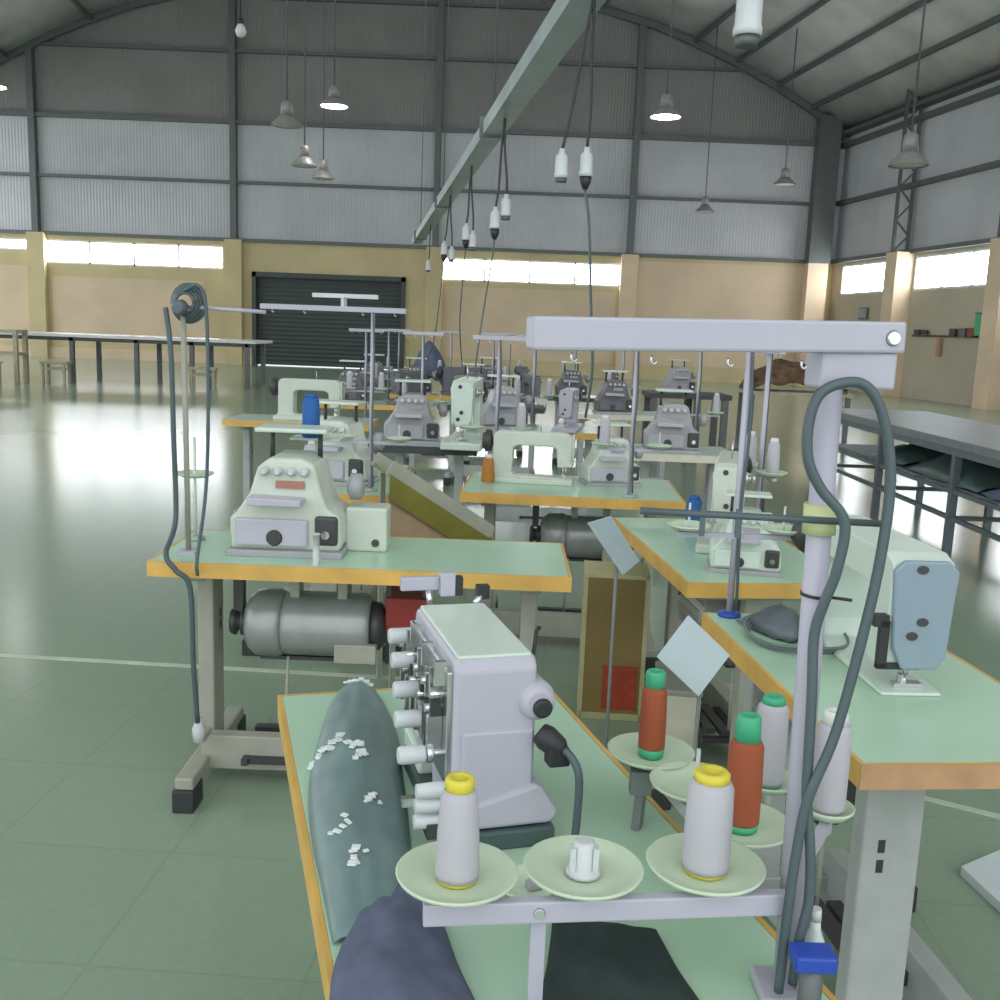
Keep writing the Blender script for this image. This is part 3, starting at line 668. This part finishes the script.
MB().lathe((0, 0, 0), [(-.01, .016), (.03, .02), (.05, .012), (.07, .009)], 16).build('plug', 'plug_white', c)
MB().box((0, .045, -.005), (.03, .07, .02)).build('socket', 'leg', c)
# small thread pin and dish beside the overlock
t = thing('thread_stand', 'small pale spool dish on a pin at left end of the yellow-edged table', 'thread stand', (-.975, 3.15, .75))
MB().cyl((0, 0, 0), (0, 0, .33), .005, n=8).build('pole', 'mach_mint', t); dishmesh(MB(), (0, 0, .215), .06).build('spool_dish', 'dish', t)
MB().lathe((0, 0, 0), [(0, .03), (.01, .03), (.014, .01)], 16).build('foot', 'leg_grey', t)
# the overlock's side table extension, rear thread stand and cones
t = thing('thread_stand', 'low stand with a tray behind the cream overlock machine', 'thread stand', (-.60, 3.235, .75))
MB().cyl((0, 0, 0), (0, 0, .33), .010, n=12).build('pole', 'mach_mint', t)
MB().box((0, 0, .334), (.16, .10, .008)).build('tray', 'mach_mint', t, bev=.002)
MB().lathe((0, 0, 0), [(0, .03), (.01, .03), (.014, .012)], 16).build('foot', 'leg_grey', t)
cb = cone('bright blue thread cone standing above the cream overlock machine', (-.618, 3.215, 1.088), 'thread_b', 'thread_b', h=.132, r0=.029, r1=.026, tip=.008)
sp = thing('thread_spool', 'small cream tube at the front edge beside the overlock machine', 'spool', (-.535, 2.872, .75))
MB().lathe((0, 0, 0), [(0, .013), (.003, .013), (.003, .010), (.09, .010), (.09, .012), (.094, .012)], 16).build('tube', 'plug_white', sp)
bx = thing('control_box', 'pale control box right of the cream overlock machine', 'control box', (-.415, 3.12, .75))
MB().box((0, 0, .07), (.13, .11, .14)).build('case', 'white2', bx, bev=.008)
MB().cyl((.03, -.055, .03), (.03, -.062, .03), .012, n=14).build('knob', 'dark', bx)

# ------------------------------------------------------------------ things around the middle tables
wc = thing('wooden_cabinet', 'upright brown wooden cabinet with red patch standing between the tables', 'cabinet', (.455, 3.72, 0), R(-4))
MB().box((0, .0175, .29), (.214, .21, .53)).build('carcass', 'board', wc)
mb = MB()
for x in (-.115, .115): mb.box((x, .02, .285), (.016, .22, .57))
mb.box((0, .02, .562), (.24, .22, .014)); mb.box((0, .02, .014), (.24, .22, .026)); mb.build('side_panel', 'board_edge', wc)
MB().box((.03, -.0905, .13), (.13, .006, .17)).build('patch', 'red', wc, label='red patch near the base')
# a grey floor box by the cabinet
fb = thing('floor_box', 'pale box on the floor right of the brown wooden cabinet', 'box', (.66, 3.42, 0), R(-6))
MB().box((0, 0, .12), (.14, .3, .24)).build('box', 'edge_beige', fb, bev=.006); MB().box((0, 0, .25), (.15, .31, .02)).build('lid', 'leg', fb, bev=.004)
def sheet(name, c4, m, label, cat, thick=.004):
    o_ = MB().poly(c4).build(name, m, solid=thick); tag(o_, label, cat); return o_
sheet('grey_card', [(.402, 2.02, .88), (.49, 2.0, .803), (.425, 1.97, .722), (.337, 1.99, .797)], 'card', 'blue-grey card hung cornerwise left of the right-hand table', 'card')
cd = thing('card_stand', 'thin grey rod holding up the blue-grey card', 'stand', (.436, 2.02, 0))
MB().cyl((0, 0, 0), (0, 0, .80), .004, n=8).build('rod', 'wire_grey', cd); MB().lathe((0, 0, 0), [(0, .06), (.012, .055), (.016, .01)], 20).build('foot', 'dark', cd)
sheet('white_cloth', [(.246, 2.74, .93), (.309, 2.72, .955), (.40, 2.76, .823), (.358, 2.78, .775)], 'card', 'pale blue sheet draped at left corner of the orange-edged table', 'sheet')
cs = thing('cloth_stand', 'slim stand propping up the pale blue sheet', 'stand', (.34, 2.79, 0))
MB().cyl((0, 0, 0), (0, 0, .84), .005, n=8).build('rod', 'wire_grey', cs); MB().lathe((0, 0, 0), [(0, .06), (.012, .055), (.016, .01)], 20).build('foot', 'dark', cs)
# wire coil and fabric on the right table
wc_ = MB()
for k in range(3):
    ring = [(.715 + (.105 + .006 * k) * math.cos(a), 2.30 + (.13 + .005 * k) * math.sin(a), .757 + .007 * k + .004 * math.sin(3 * a)) for a in [i * 2 * PI / 20 for i in range(20)]]
    wc_.tube(ring + ring[:1], .0035, n=6, sub=3)
tag(wc_.build('wire_coil', 'wire_grey'), 'grey wire coiled on the right-hand table behind the pole', 'wire')
cloth('dark_cloth', [(.60, 2.42), (.66, 2.30), (.70, 2.26)], [(.74, 2.48), (.765, 2.42), (.76, 2.30)], .752, .05, 'steel_blue', 'crumpled slate cloth on the right-hand table beside the pole', nu=10, nv=10, wob=.006, seed=4)
cc = cone('white thread cone behind the near pole on the right-hand table', (.745, 2.27, .752), 'thread_w', 'core_w', h=.11)
# tilted olive tray
tt = thing('tilted_tray', 'tilted olive tray with brown side leaning between left and middle tables', 'tray', (-.27, 3.95, 0), R(20))
mb = MB(); mb.bar((-.21, 0, .90), (.21, 0, .63), .26, .012); mb.build('tray_floor', 'olive', tt)
mb = MB()
for s in (-1, 1): mb.bar((-.21, s * .13, .925), (.21, s * .13, .655), .01, .06)
mb.bar((.21, -.13, .655), (.21, .13, .655), .01, .05); mb.build('rim', 'leg', tt)
MB().prism([(-.21, .80), (.21, .53), (.21, .45), (-.21, .50)], -.125, -.113, 'XZ').build('lower_panel', 'tan_panel', tt)
MB().prism([(-.21, .90), (.21, .63), (.21, .53), (-.21, .80)], -.142, -.130, 'XZ').build('side_panel', 'olive', tt)
for x in (-.18, .18):
    for y in (-.11, .11): MB().box((x, y, (.87 if x < 0 else .64) / 2), (.02, .02, (.86 if x < 0 else .62))).build('leg', 'leg', tt)
# orange bin under the third table
ob = thing('storage_bin', 'brown bin with dark opening under the table behind the overlock', 'bin', (-.56, 4.25, 0))
MB().box((0, 0, .6), (.21, .16, .17)).build('bin', 'edge_brown', ob, bev=.004); MB().box((.01, -.081, .60), (.10, .004, .13)).build('opening', 'steel_blue', ob)
mb = MB()
for x in (-.095, .095): mb.box((x, 0, .26), (.02, .14, .515))
mb.build('leg', 'dark', ob)
# machines, stands and cones on the tables behind, copied from the ones above
def mcopy(src, x, y, rz, label, z=.75, sc=None, body=None):
    o_ = dup(src, (x, y, z), rz, label, G_M, sc)
    for ch in o_.children:
        if ch.name.startswith('nameplate'):
            ch.material_slots[0].material = M['mach_grey']
            if 'label' in ch: del ch['label']
    if body:
        for ch in o_.children:
            if ch.name.split('.')[0] in ('body', 'bed', 'face_plate', 'looper_cover'):
                ch.material_slots[0].link = 'OBJECT'; ch.material_slots[0].material = M[body]
    return o_
mcopy(M2, -.74, 4.45, R(-8), 'overlock machine on the table under the blue thread cone', sc=.95)
mcopy(L0, .14, 4.68, R(174), 'cream sewing machine lying along the long mid-hall table', sc=.8)
mcopy(M2, .52, 4.72, R(8), 'small overlock machine near right end of the long mid-hall table', sc=.75)
mcopy(M2, .76, 3.02, R(-10), 'pale machine on the near end of the orange-edged table', sc=.62, body='mach_mint')
mcopy(L0, -1.42, 7.33, R(175), 'sewing machine on the farthest-left yellow-edged table')
mcopy(L0, -.22, 6.15, R(86), 'mint-white sewing machine seen end-on above the dark-edged table', body='mach_mint', sc=1.35)
mcopy(M2, -.56, 6.15, R(5), 'overlock machine on the dark-edged table above the tilted tray', body='mach_grey')
mcopy(M2, 1.05, 6.2, R(-5), 'grey overlock machine on the beige-edged table', body='mach_grey')
mcopy(L0, .48, 7.35, R(80), 'white sewing machine seen end-on behind the mid-hall table', body='white')
mcopy(M2, .0, 7.3, R(10), 'overlock machine left of the white end-on machine', body='mach_grey')
mcopy(M2, -1.4, 9.2, R(0), 'overlock machine on third table of the left row', body='mach_dark')
mcopy(L0, -.9, 9.3, R(70), 'sewing machine at right end of third left table', body='mach_dark')
mcopy(M2, -.3, 9.5, R(0), 'overlock machine on third table of the middle row', body='mach_dark')
mcopy(L0, .25, 9.55, R(100), 'sewing machine at right end of third middle table', body='mach_dark')
mcopy(M2, 1.0, 9.1, R(4), 'overlock machine on third table of the right row', body='mach_dark')
mcopy(M2, -1.5, 11.5, R(0), 'overlock machine on the farthest left table', body='mach_dark')
mcopy(M2, -.2, 11.9, R(0), 'overlock machine on the farthest middle table', body='mach_dark')
mcopy(M2, -.95, 10.8, R(4), 'dark overlock machine on fourth table between the rows', body='mach_dark')
mcopy(L0, -.44, 10.85, R(185), 'dark sewing machine on fourth table between the rows', body='mach_dark')
mcopy(M2, .75, 11.3, R(4), 'dark overlock machine far right of the farthest middle table', body='mach_dark')
mcopy(L0, 1.2, 11.3, R(80), 'dark sewing machine far right of the farthest middle table', body='mach_dark')
mcopy(L0, .2, 11.95, R(95), 'dark sewing machine at right end of the farthest middle table', body='mach_dark')
def scopy(x, y, rz, label): return dup(sA, (x, y, .75), rz, label, G_S)
stands = [(-1.05, 7.6, 0, 'thread stand on the farthest-left yellow-edged table'), (-.53, 6.48, R(3), 'thread stand on the dark-edged table above the tilted tray'),
          (1.25, 6.48, R(-6), 'thread stand on the beige-edged table'), (.22, 7.60, R(4), 'thread stand behind the white end-on machine'),
          (-1.1, 9.5, 0, 'thread stand on third table of the left row'), (-.12, 9.8, 0, 'thread stand on third table of the middle row'),
          (1.1, 9.42, 0, 'thread stand on third table of the right row'), (-1.25, 11.82, 0, 'thread stand on the farthest left table'), (.05, 12.22, 0, 'thread stand on the farthest middle table'),
          (-.6, 11.1, R(2), 'thread stand on fourth table between the rows'), (.80, 11.6, 0, 'thread stand far right of the farthest middle table'),
          (-.03, 4.88, R(2), 'thread stand at left end of the long mid-hall table'), (.965, 3.70, R(96), 'thread stand at far end of the orange-edged table')]
for x, y, rz, l in stands: scopy(x, y, rz, l)
co = cone('orange thread cone at left end of the long mid-hall table', (-.06, 4.60, .752), 'thread_o', 'core_w', h=.12, r0=.032, r1=.024)
cw = cone('white thread cone on left dish of the thin-poled mid-hall stand', (.445, 4.336, .977), 'thread_w', 'core_w')
def ccopy(src, x, y, z, label): return dup(src, (x, y, z), 0, label, 'thread cones on the rear stands')
for i, (x, y, rz, l) in enumerate(stands):
    for s in (-1, 1):
        if (i + (s > 0)) % 3 == 2: continue
        ccopy(cw, x + s * .12 * math.cos(rz), y + s * .12 * math.sin(rz), .977, 'white cone on %s dish, %s' % ('left' if s < 0 else 'right', l.replace('thread stand ', 'stand ')))
# stub things on the orange-edged table: blue thread cone and small tools
ccopy(cb, .70, 3.55, .752, 'blue thread cone on the orange-edged end-on table')
ccopy(cw, .90, 3.30, .752, 'white thread cone on the orange-edged end-on table')

# dark iron table and brown cloth heap farther off
it = thing('iron_table', 'dark iron-legged work table far off right of the thin white pole', 'table', (2.35, 13.0, 0))
MB().box((0, 0, .72), (1.05, .7, .06)).build('tabletop', 'dark', it)
for x in (-.45, .1, .45):
    for y in (-.3, .3): MB().box((x, y, .345), (.08, .08, .69)).build('leg', 'steel', it)
MB().box((-.17, 0, .2), (.55, .5, .05)).build('shelf', 'steel', it); MB().box((-.2, -.05, .36), (.4, .4, .27)).build('drawer_box', 'mach_grey', it)
mcopy(M2, 2.25, 13.0, R(10), 'grey machine standing on the dark iron-legged table', body='mach_grey', sc=1.1)
wt = thing('work_table', 'pale work table under the brown cloth heap far off', 'table', (4.2, 14.6, 0))
MB().box((0, 0, .72), (1.5, .8, .05)).build('tabletop', 'wood_pale', wt)
for x in (-.68, .68):
    for y in (-.34, .34): MB().box((x, y, .3475), (.06, .06, .695)).build('leg', 'steel', wt)
cloth('cloth_heap', [(3.5, 14.3), (3.42, 14.6), (3.5, 14.95)], [(4.85, 14.25), (4.95, 14.6), (4.85, 14.95)], .747, .36, 'brown_cloth', 'heap of brown cloth on the far pale work table', nu=20, nv=14, wob=.05, seed=9, thick=.01)
nb = cloth('cloth_bundle', [(-1.06, 11.4), (-1.12, 11.6), (-1.06, 11.78)], [(-.68, 11.4), (-.62, 11.6), (-.68, 11.78)], .752, .47, 'cloth_navy', 'navy cloth bundle piled high on the farthest left table', nu=12, nv=10, wob=.04, seed=13)

# ------------------------------------------------------------------ the long slate work table at the right
wt = thing('work_table', 'long slate-topped work table with blue-grey steel frame at the right', 'table', (3.5, 7.35, 0))
MB().box((0, 0, .82), (1.0, 4.3, .06)).build('tabletop', 'top_slate', wt, bev=.005)
MB().box((-.48, 0, .77), (.03, 4.2, .05)).build('apron', 'steel_blue', wt)
for y in (-2.0, -.7, .65, 2.0):
    for x in (-.46, .46): MB().box((x, y, .395), (.05, .05, .79)).build('leg', 'steel_blue', wt)
for z in (.32, .5):
    mb = MB(); mb.box((-.46, 0, z), (.03, 4.0, .03)); mb.box((.46, 0, z), (.03, 4.0, .03))
    for y in (-2.0, -.7, .65, 2.0): mb.box((0, y, z), (.92, .03, .03))
    mb.build('rail', 'steel_blue', wt)
mb = MB(); mb.box((0, 0, .525), (.9, 3.9, .015)); mb.build('shelf', 'steel_blue', wt)
for i, (x, y0, y1, m_, lb_, h_) in enumerate([(3.35, 5.5, 6.3, 'cloth_navy', 'navy cloth bundle on the shelf of the slate work table', .15), (3.35, 6.35, 7.5, 'teal_dark', 'dark green cloth heap on the shelf of the slate work table', .17), (3.4, 7.7, 8.4, 'teal_dark', 'smaller dark green cloth at far end of the slate table shelf', .13)]):
    cloth('cloth_bundle', [(x - .3, y0), (x - .33, (y0 + y1) / 2), (x - .3, y1)], [(x + .3, y0), (x + .3, (y0 + y1) / 2), (x + .28, y1)], .535, h_, m_, lb_, nu=12, nv=14, wob=.015, seed=20 + i)

# ------------------------------------------------------------------ far left: cutting table and stools
ct = thing('cutting_table', 'long white-topped cutting table along the far left', 'table', (-9.0, 22.6, 0))
MB().box((0, 0, 1.0), (7.2, 1.6, .06)).build('tabletop', 'top_white', ct)
MB().box((0, -.74, .93), (7.1, .05, .08)).build('apron', 'dark', ct)
for x in (-3.4, -2.1, -.4, 1.0, 2.2, 3.4):
    for y in (-.72, .72): MB().box((x, y, .485), (.09, .09, .97)).build('leg', 'steel', ct)
def stool(label, loc, w=.55):
    t = thing('stool', label, 'stool', loc, 0, 'wooden stools by the far left cutting table')
    MB().box((0, 0, .43), (w, .35, .05)).build('seat', 'wood_pale', t)
    for x in (-1, 1):
        for y in (-.13, .13): MB().box((x * (w / 2 - .05), y, .2025), (.05, .05, .405)).build('leg', 'wood_pale', t)
    mb = MB(); mb.box((0, -.13, .30), (w - .14, .03, .05)); mb.box((0, .13, .3), (w - .14, .03, .05)); mb.build('rail', 'wood_pale', t)
    return t
s0 = stool('wooden stool left of the dark table leg on the far left', (-9.55, 21.4, 0))
dup(s0, (-6.35, 21.2, 0), .1, 'wooden stool behind the thin post cables on the far left')
dup(s0, (-10.5, 20.3, 0), 0, 'wooden stool at the left edge of the view')
cr = thing('crate_rack', 'open wooden rack at the left edge before the cutting table', 'rack', (-10.45, 21.0, 0))
for x in (-.35, .35):
    for y in (-.2, .2): MB().box((x, y, .55), (.08, .08, 1.1)).build('post', 'wood_pale', cr)
for z in (.6, 1.06): MB().box((0, 0, z), (.8, .5, .06)).build('shelf', 'wood_pale', cr)

# ------------------------------------------------------------------ on the right wall and floor
rk = thing('wall_rack', 'dark tool rail on the right wall with small things on it', 'rack', (sx(RX, 27.2) - .06, 27.2, 1.75), R(98.5))
MB().box((0, 0, 0), (3.0, .05, .05)).build('rail', 'dark', rk)
for i, (x, h_, m_) in enumerate([(1.2, .14, 'dark'), (.85, .12, 'dark'), (.1, .5, 'edge_brown'), (-.5, .2, 'dark'), (-.95, .22, 'steel'), (-1.3, .24, 'red_box')]):
    z = -.3 if i == 2 else .1
    MB().box((x, .04, z), (.12 if i == 2 else .26, .06, h_)).build('tool', m_, rk)
pn = thing('wall_panel', 'small dark panel on the wall by the far right corner', 'panel', (sx(RX, 31.6) - .04, 31.6, 2.4), R(98.5))
MB().box((0, 0, 0), (.55, .06, .36)).build('panel', 'steel_blue', pn); MB().box((0, .035, 0), (.45, .02, .28)).build('face', 'mach_blue', pn)
gb = thing('wall_box', 'green box on the wall at the right edge of the view', 'box', (sx(RX, 25.4) - .1, 25.4, 2.05), R(98.5))
MB().box((0, 0, 0), (.6, .16, .55)).build('box', 'core_g', gb, bev=.02); MB().box((0, .0, .28), (.62, .18, .04)).build('lid', 'teal_dark', gb)
fb = MB().prism([(1.322, 2.585), (1.50, 2.70), (1.62, 2.3), (1.38, 2.10)], .0, .03, 'XY').build('foam_board', 'paper', bev=.003); tag(fb, 'white foam board lying on the floor at the right', 'board')

# ------------------------------------------------------------------ overhead cable channel
TR = thing('cable_channel', 'galvanised cable channel running overhead down the hall', 'cable channel', (0, 0, 2.9))
def tx(y): return .27 - (y - 4.7) * .145
mb = MB(); mb.bar((tx(1.4), 1.4, -.05), (tx(17.4), 17.4, -.05), .15, .01)
for s in (-1, 1): mb.bar((tx(1.4) + s * .07, 1.4, 0), (tx(17.4) + s * .07, 17.4, 0), .01, .09)
mb.build('channel', 'tray', TR)
for y in (3.2, 7.6, 12.0, 16.4):
    x = tx(y); mb = MB()
    mb.box((x, y, .0), (.2, .03, .14))
    mb.cyl((x, y, .05), (x, y, 9.55 + (0)), .006, n=6); mb.build('hanger', 'steel', TR)
mb = MB(); mb.tube([(tx(2) + .02, 2, -.035), (tx(8) - .03, 8, -.035), (tx(17) + .01, 17, -.035)], .02, n=8, sub=8); mb.build('wiring', 'cable_black', TR)

# hanging power connectors
def connector(label, x, y, z, lead=None, big=1.0, top=2.86):
    t = thing('power_connector', label, 'power connector', (x, y, z), 0, 'power connectors hanging from the cable channel')
    r = .036 * big; h = .10 * big
    MB().lathe((0, 0, 0), [(-.02, r * 1.04), (0, r * 1.04), (.004, r * .96), (h * .78, r * .92), (h * .9, r * .8), (h, r * .5), (h * 1.25, r * .4)], 20).build('body', 'plug_white', t)
    if lead:
        MB().lathe((0, 0, 0), [(-h * .9, r * .35), (-h * .55, r * .8), (-.018, r * .9)], 18).build('plug', 'cable_black', t)
    else: MB().lathe((0, 0, 0), [(-.045 * big, r * .8), (-.019, r * .85)], 18).build('socket', 'steel', t)
    c = MB(); tx_ = tx(y) - x; dz = top - z
    c.tube([(0, 0, h * 1.2), (tx_ * .25 + .006, 0, dz * .35), (tx_ * .7 - .004, 0, dz * .7), (tx_, 0, dz)], .008 * big, n=8, sub=5); c.build('cord', 'cable_black', t)
    if lead:
        c = MB(); c.tube([(0, 0, -h * .85)] + [(a - x, b - y, e - z) for a, b, e in lead], .006, n=6, sub=5); c.build('lead', 'cable', t)
    return t
connector('large white hanging connector with dark end at the top of the picture', .56, 2.6, 2.20, big=.95)
connector('left one of the white connector pair below the channel', .206, 4.4, 2.115, big=.8)
connector('right one of the white connector pair with a black plug and long lead', .31, 4.4, 2.125, big=.8, lead=[(.335, 4.4, 1.9), (.36, 4.42, 1.6), (.385, 4.45, 1.3), (.37, 4.5, 1.08)])
connector('left connector of the second hanging pair with black plug', -.105, 7.0, 2.15, lead=[(-.12, 7.0, 1.9), (-.16, 6.95, 1.6), (-.2, 6.8, 1.2), (-.2, 6.6, 1.05)])
connector('right connector of the second hanging pair', -.035, 7.0, 2.235)
connector('left connector of the third hanging pair', -.385, 9.0, 2.24, lead=[(-.4, 9, 1.9), (-.42, 9.1, 1.5), (-.4, 9.4, 1.1)])
connector('right connector of the third hanging pair', -.325, 9.0, 2.18)
connector('left connector of the farthest hanging pair', -.70, 11.0, 2.25, lead=[(-.72, 11, 1.9), (-.8, 11.2, 1.3), (-.9, 11.4, 1.1)])
connector('right connector of the farthest hanging pair', -.62, 11.0, 2.2)
connector('far single connector at the end of the channel', -1.1, 14.0, 2.25)

# ------------------------------------------------------------------ hanging lamps
def roof_z(x, y):
    u = x - DX * (y - BY)
    for (a, za), (b, zb) in zip(prof, prof[1:]):
        if a <= u <= b: return za + (zb - za) * (u - a) / (b - a)
    return 9
def lamp(label, x, y, z, lit=False, r=.33):
    t = thing('pendant_lamp', label, 'hanging lamp', (x, y, z), 0, 'high-bay lamps hanging from the roof')
    MB().lathe((0, 0, 0), [(0, r), (.03, r * .97), (.14, r * .6), (.2, r * .42), (.2, r * .38), (.14, r * .55), (.03, r * .92), (.0, r * .96)], 28, caps=False).build('shade', 'lampmetal', t)
    MB().lathe((0, 0, 0), [(.2, r * .4), (.42, r * .36), (.46, r * .2)], 20).build('housing', 'lampmetal', t)
    MB().lathe((0, 0, 0), [(.01, r * .5), (.015, r * .88), (.03, r * .86), (.09, r * .4)], 24).build('diffuser', 'lit' if lit else 'unlit', t)
    MB().cyl((0, 0, .44), (0, 0, roof_z(x, y) - z - .02), .018, n=8).build('rod', 'steel', t)
    return t
lamp('lit lamp hanging at the far left edge', -11.95, 24, 6.5, True)
lamp('lit lamp left of the cable channel', -4.13, 24, 6.35, True)
lamp('lit lamp right of the hanging connectors', 3.16, 22, 5.98, True)
lamp('unlit lamp left of the second lit lamp, on a long rod', -4.34, 20, 5.15, False, .3)
lamp('left one of two low dark lamps hanging together', -4.8, 24, 5.02, False, .3)
lamp('right one of two low dark lamps hanging together', -4.62, 25.4, 4.95, False, .28)
lamp('big unlit lamp hanging near the right wall', 5.68, 15, 4.0, False, .28)
lamp('faint unlit lamp before the far right corner', 7.85, 30, 5.9, False, .33)
lamp('small unlit lamp low in front of the right end of back wall', 5.98, 32, 5.3, False, .3)
bl = thing('bare_bulb', 'pale bare bulb hanging high at upper left', 'light bulb', (-4.17, 16, 5.78))
MB().lathe((0, 0, 0), [(-.12, .02), (-.10, .06), (-.03, .085), (.04, .06), (.07, .04)], 20).build('bulb', 'unlit', bl)
MB().lathe((0, 0, 0), [(.07, .045), (.15, .04)], 14).build('holder', 'cable_black', bl)
MB().cyl((0, 0, .15), (0, 0, roof_z(-4.17, 16) - 5.8), .01, n=6).build('cord', 'cable_black', bl)

# ------------------------------------------------------------------ light
w = bpy.data.worlds.new('World'); S.world = w; w.use_nodes = True
nt = w.node_tree; bg = nt.nodes['Background']
bg.inputs['Color'].default_value = (0.93, 0.98, 1.0, 1); bg.inputs['Strength'].default_value = 1.45
S.view_settings.view_transform = 'Standard'; S.view_settings.look = 'None'; S.view_settings.gamma = 1.0
S.view_settings.use_curve_mapping = False
S.view_settings.exposure = 0.35
S.cycles.use_denoising = True
S.cycles.max_bounces = 8
S.cycles.sample_clamp_indirect = 8

# ------------------------------------------------------------------ camera
cam = bpy.data.cameras.new('Camera'); co_ = bpy.data.objects.new('Camera', cam); C.objects.link(co_)
cam.sensor_width = 36; cam.lens = 36.0; cam.clip_start = .05; cam.clip_end = 200
co_.matrix_world = Matrix.Translation((0, 0, 1.45)) @ Matrix.Rotation(PI / 2 - R(9.6), 4, 'X') @ Matrix.Rotation(.038, 4, 'Z')
S.camera = co_
